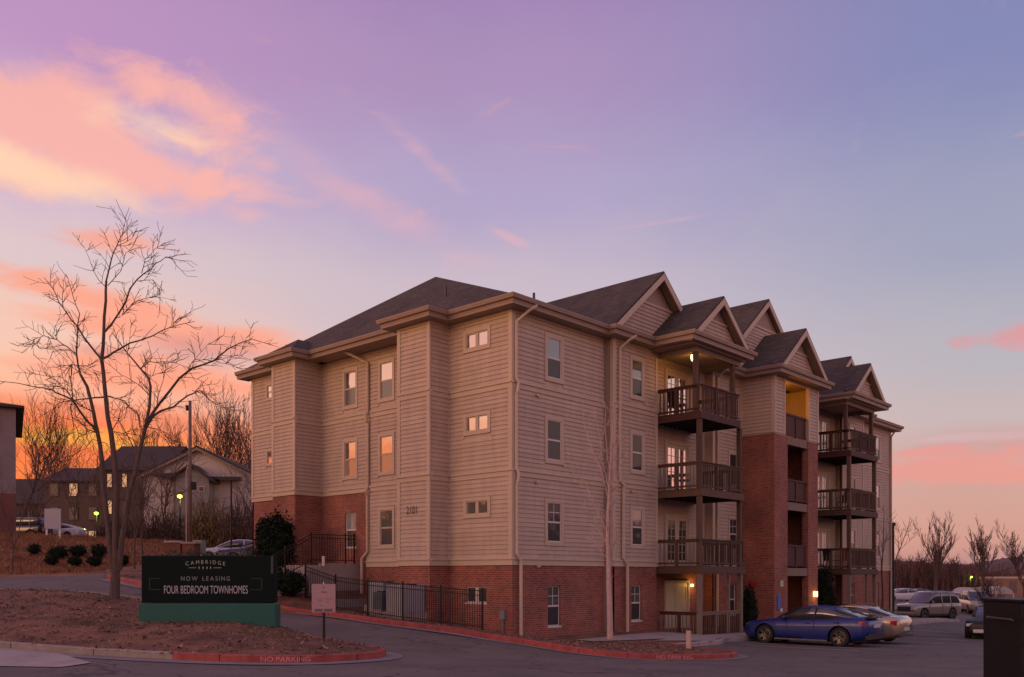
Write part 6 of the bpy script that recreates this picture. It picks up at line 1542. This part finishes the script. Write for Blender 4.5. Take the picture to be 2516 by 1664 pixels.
# saplings on the verge behind the sign
for i, (px, d, py, lb) in enumerate(((332, 37, 1262, 'thin sapling trunk just right of the big bare tree'), (350, 37.5, 1262, 'thin pale sapling close to the left end of the sign'), (34, 45, 1200, 'thin sapling on the bank near the left edge'))):
    baretree(px, d, py-120 if i < 2 else py, lb, 80+i, bark, None, .35, .055, 3, name='bare_sapling')
# ================================================================== BACKGROUND, RIGHT
woods = mat('far_woods', (.10, .058, .052), .95, col2=(.17, .10, .085), var=.3, vscale=.08)
def ridge(name, d, prof, m, label=None, thick=60, rough=1.2, seed=1, kind='structure'):
    """a real hill: rows of ground rising to the skyline profile [(px, py)], with depth"""
    rng = random.Random(seed); mb = MB(); xs = list(range(prof[0][0], prof[-1][0]+1, 6)); rows = []
    for j, (dd, f) in enumerate(((d, 0), (d+thick*.3, .55), (d+thick*.65, .88), (d+thick, 1), (d+thick*1.6, .8), (d+thick*2.4, 0))):
        r = []
        for px in xs:
            a = next(i for i in range(len(prof)-1) if prof[i][0] <= px <= prof[i+1][0]); t = (px-prof[a][0])/(prof[a+1][0]-prof[a][0]); py = prof[a][1]+(prof[a+1][1]-prof[a][1])*t
            top = 1.95-(py-1420)*(d+thick)/FPX
            p = wp(px, 1420, dd); z = -6+(top+6)*f+(rng.uniform(-1, 1)*rough if 0 < f else 0); r.append((p.x, p.y, z))
        rows.append(r)
    n = len(xs)
    for r in rows: mb.v += r
    for i in range(len(rows)-1):
        for k in range(n-1): mb.f.append((i*n+k, i*n+k+1, (i+1)*n+k+1, (i+1)*n+k))
    return mb.build(name, m, fix=False, kind=kind), rows
hillm = mat('distant_hill', (.14, .10, .12), .95)
ridge('hill', 900, [(1900, 1372), (2100, 1380), (2200, 1376), (2300, 1386), (2370, 1388), (2450, 1374), (2520, 1368), (2700, 1372), (2900, 1380)], hillm, thick=150, rough=.8)
ridge('hill', 560, [(1900, 1390), (2150, 1386), (2260, 1380), (2380, 1388), (2430, 1378), (2480, 1370), (2560, 1362), (2700, 1366), (2900, 1376)], woods, thick=80, rough=1.0, seed=3)
ridge('hill', 340, [(-900, 1300), (-500, 1290), (-200, 1300), (0, 1330), (300, 1330), (700, 1330)], woods, thick=60, rough=1.0, seed=4)
# wooded rise directly behind the lot: thousands of bare stems and twigs, one mass
def woodmass(name, n, fx, hgt, m, seed, w=.08):
    rng = random.Random(seed); mb = MB()
    for _ in range(n):
        px, d, h = fx(rng); p = wp(px, 1420, d); z = T(p.x, p.y) if math.hypot(p.x, p.y) < 250 else -1
        h *= rng.uniform(.6, 1.05)
        base = Vector((p.x, p.y, z-.5)); tp_ = base+Vector((rng.uniform(-.6, .6), rng.uniform(-.6, .6), h))
        mb.tube([base, base.lerp(tp_, .5), tp_], [w, w*.7, .02], 3, cap=False)
        for k in range(11):
            q = base.lerp(tp_, rng.uniform(.3, .97)); l = h*rng.uniform(.10, .24); a = rng.uniform(0, 6.28); e2 = q+Vector((math.cos(a)*l*.6, math.sin(a)*l*.6, l)); ww = w*.45
            s = Vector((-math.sin(a), math.cos(a), 0))*ww; b = len(mb.v); mb.v += [tuple(q-s), tuple(q+s), tuple(e2)]; mb.f.append((b, b+1, b+2))
            for _k in range(2):
                q2 = q.lerp(e2, rng.uniform(.2, .8)); a2 = rng.uniform(0, 6.28); e3 = q2+Vector((math.cos(a2)*l*.4, math.sin(a2)*l*.4, l*.5)); s2_ = Vector((-math.sin(a2), math.cos(a2), 0))*ww*.6
                b = len(mb.v); mb.v += [tuple(q2-s2_), tuple(q2+s2_), tuple(e3)]; mb.f.append((b, b+1, b+2))
    return mb.build(name, m, fix=False, kind='stuff')
wm = mat('winter_wood', (.10, .055, .045), .95, var=.25, vscale=.3)
def f1(r):
    px = r.uniform(2170, 2400); d = r.uniform(150, 200); top = 1372+max(0, px-2280)*.10+r.uniform(-3, 10); return px, d, 1.95-(top-1420)*d/FPX+1.3
woodmass('winter_woods', 900, f1, 9, wm, 3, .13)
def f2(r):
    px = r.uniform(2360, 2620); d = r.uniform(180, 230); top = 1392+r.uniform(-6, 10); return px, d, 1.95-(top-1420)*d/FPX+1.3
woodmass('winter_woods', 600, f2, 9, wm, 4, .13)
def f3(r):
    px = r.uniform(-260, 330); d = r.uniform(135, 175); top = 1215+r.uniform(-35, 40); return px, d, 1.95-(top-1420)*d/FPX-5
woodmass('winter_woods', 300, f3, 9, wm, 5, .12)
for i, (px, d, py, s, r, lb) in enumerate([(2302, 92, 1318, .2, .15, 'bare tree rising behind the tan SUV roof'), (2420, 105, 1330, .24, .15, 'bare tree behind the white tent, right of the SUV'), (2516, 100, 1335, .3, .15, 'bare tree cut by the right edge above the bin'),
                                          (2345, 130, 1378, .5, .12, 'small bare tree beyond the green lamp'), (2272, 120, 1368, .6, .14, 'small bare tree left of the one behind the SUV'), (2440, 56, 1428, .9, .09, 'low spreading bare tree in front of the white tent')]):
    baretree(px, d, py, lb, 90+i, bark if i < 3 else bark_dark, 'bare trees beyond the parking lot', s, r, 5 if i < 3 else 4)
towntan = mat('town_tan', (.36, .25, .15), .8, var=.1); townpale = mat('town_pale', (.45, .36, .28), .8, var=.08)
def town(px0, px1, pyt, pyb, d, m, label, dep=12):
    z1 = 1.95-(pyt-1420)*d/FPX; e = oriented((px0+px1)/2, d, -1.6, 0, 'commercial_building', label=label, cat='building'); w = (px1-px0)*d/FPX/2
    mb = MB(); mb.box(-w, w, 0, dep, -2, z1+1.6); mb.build('wall', m, e)
    mb = MB(); mb.box(-w-.2, w+.2, -.2, dep+.2, z1+1.6, z1+2.0); mb.build('roof', townpale, e)
    n = max(2, int(w/1.8))
    for i in range(n): x = -w+2*w*(i+.5)/n; mb = MB(); mb.box(x-.7, x+.7, -.08, 0, .6, 3.0); mb.build('window', windim, e)
town(2330, 2398, 1421, 1455, 170, towntan, 'long tan building left of the green lamp')
town(2356, 2400, 1411, 1425, 240, townpale, 'small pale building just behind the tan one')
town(2408, 2516, 1422, 1445, 180, mat('town_brown', (.24, .15, .095), .8, var=.15), 'brown warehouse along the right horizon')
town(2520, 2660, 1418, 1445, 200, towntan, 'tan building continuing past the right edge')
# white canopy shelters and parked vehicles across the lot
def canopy(px0, px1, pyt, pyb, d, label):
    e = oriented((px0+px1)/2, d, 1.95-(pyb-1420)*d/FPX, 0, 'canopy_tent', label=label, cat='tent'); w = (px1-px0)*d/FPX/2; h = (pyb-pyt)*d/FPX
    mb = MB(); P = [(-w, 0, h*.35)]+[(-w+2*w*t, 0, h*(.35+.65*math.sin(math.pi*t)**.6)) for t in (.08, .2, .35, .5, .65, .8, .92)]+[(w, 0, h*.35)]
    mb.prism(P, (0, 3.5, 0)); mb.build('fabric', mat('canopy_white', (.42, .37, .34), .8), e)
    for x in (-w+.05, w-.05):
        for y in (.05, 3.4): mb = MB(); mb.box(x-.04, x+.04, y-.04, y+.04, -2.0, h*.36); mb.build('leg', whitetrim, e)
canopy(2376, 2428, 1444, 1474, 90, 'white arched canopy left of the low bare tree')
canopy(2430, 2492, 1441, 1470, 92, 'wider white arched canopy above the black bin')
for i, (px, d, m, lb, su, ro) in enumerate([(2212, 98, whitep, 'white car far behind the SUV hood', False, .1), (2250, 104, blackp, 'dark car in the distance behind the SUV', False, .1), (2400, 76, tan, 'pale van at the back of the lot right of the SUV', True, 1.3), (2362, 84, blackp, 'dark car just right of the SUV in the distance', False, 1.2)]):
    p = wp(px, 1420, d); car(lb, (p.x, p.y, T(p.x, p.y)), math.atan2(RT[1], RT[0])+math.pi+ro, SUVB if su else SED, SUVG if su else SEDG, (1.5, -1.5) if su else (1.42, -1.43), .36, m, detail=False, suv=su, Wd=1.0 if su else .92, group='vehicles at the back of the lot')
# woods that ring the place outside the frame (the panes of the lower floors mirror them)
def belt(name, a0, a1, dist, hgt, n, m, seed):
    rng = random.Random(seed); mb = MB()
    for _ in range(n):
        a = math.radians(rng.uniform(a0, a1)); d = dist*rng.uniform(.9, 1.25); x, y = CAM[0]+math.cos(a)*d, CAM[1]+math.sin(a)*d; z = T(x, y) if _ % 40 == 0 else z
        top = hgt*(.75+.25*math.sin(a*37)*math.sin(a*91+1)); zz = z+rng.random()**.8*top; s = rng.uniform(.4, 1.1); u = Vector((rng.gauss(0, 1), rng.gauss(0, 1), rng.gauss(0, 1))).normalized()*s; v = u.orthogonal().normalized()*s*.6; c = Vector((x, y, zz)); q = len(mb.v)
        mb.v += [tuple(c-u), tuple(c+v), tuple(c+u), tuple(c-v)]; mb.f.append((q, q+1, q+2, q+3))
    return mb.build(name, m, fix=False, kind='stuff')
beltm = mat('mixed_wood', (.045, .055, .025), .9, col2=(.11, .075, .045), var=.4, vscale=.3)
belt('roadside_woods', 105, 185, 75, 8.5, 16000, beltm, 8)
belt('roadside_woods', 185, 300, 85, 12, 20000, beltm, 9)
belt('roadside_woods', 300, 352, 95, 11, 11000, beltm, 10)
# traffic island at the lot's far side
S.render.engine = 'CYCLES'
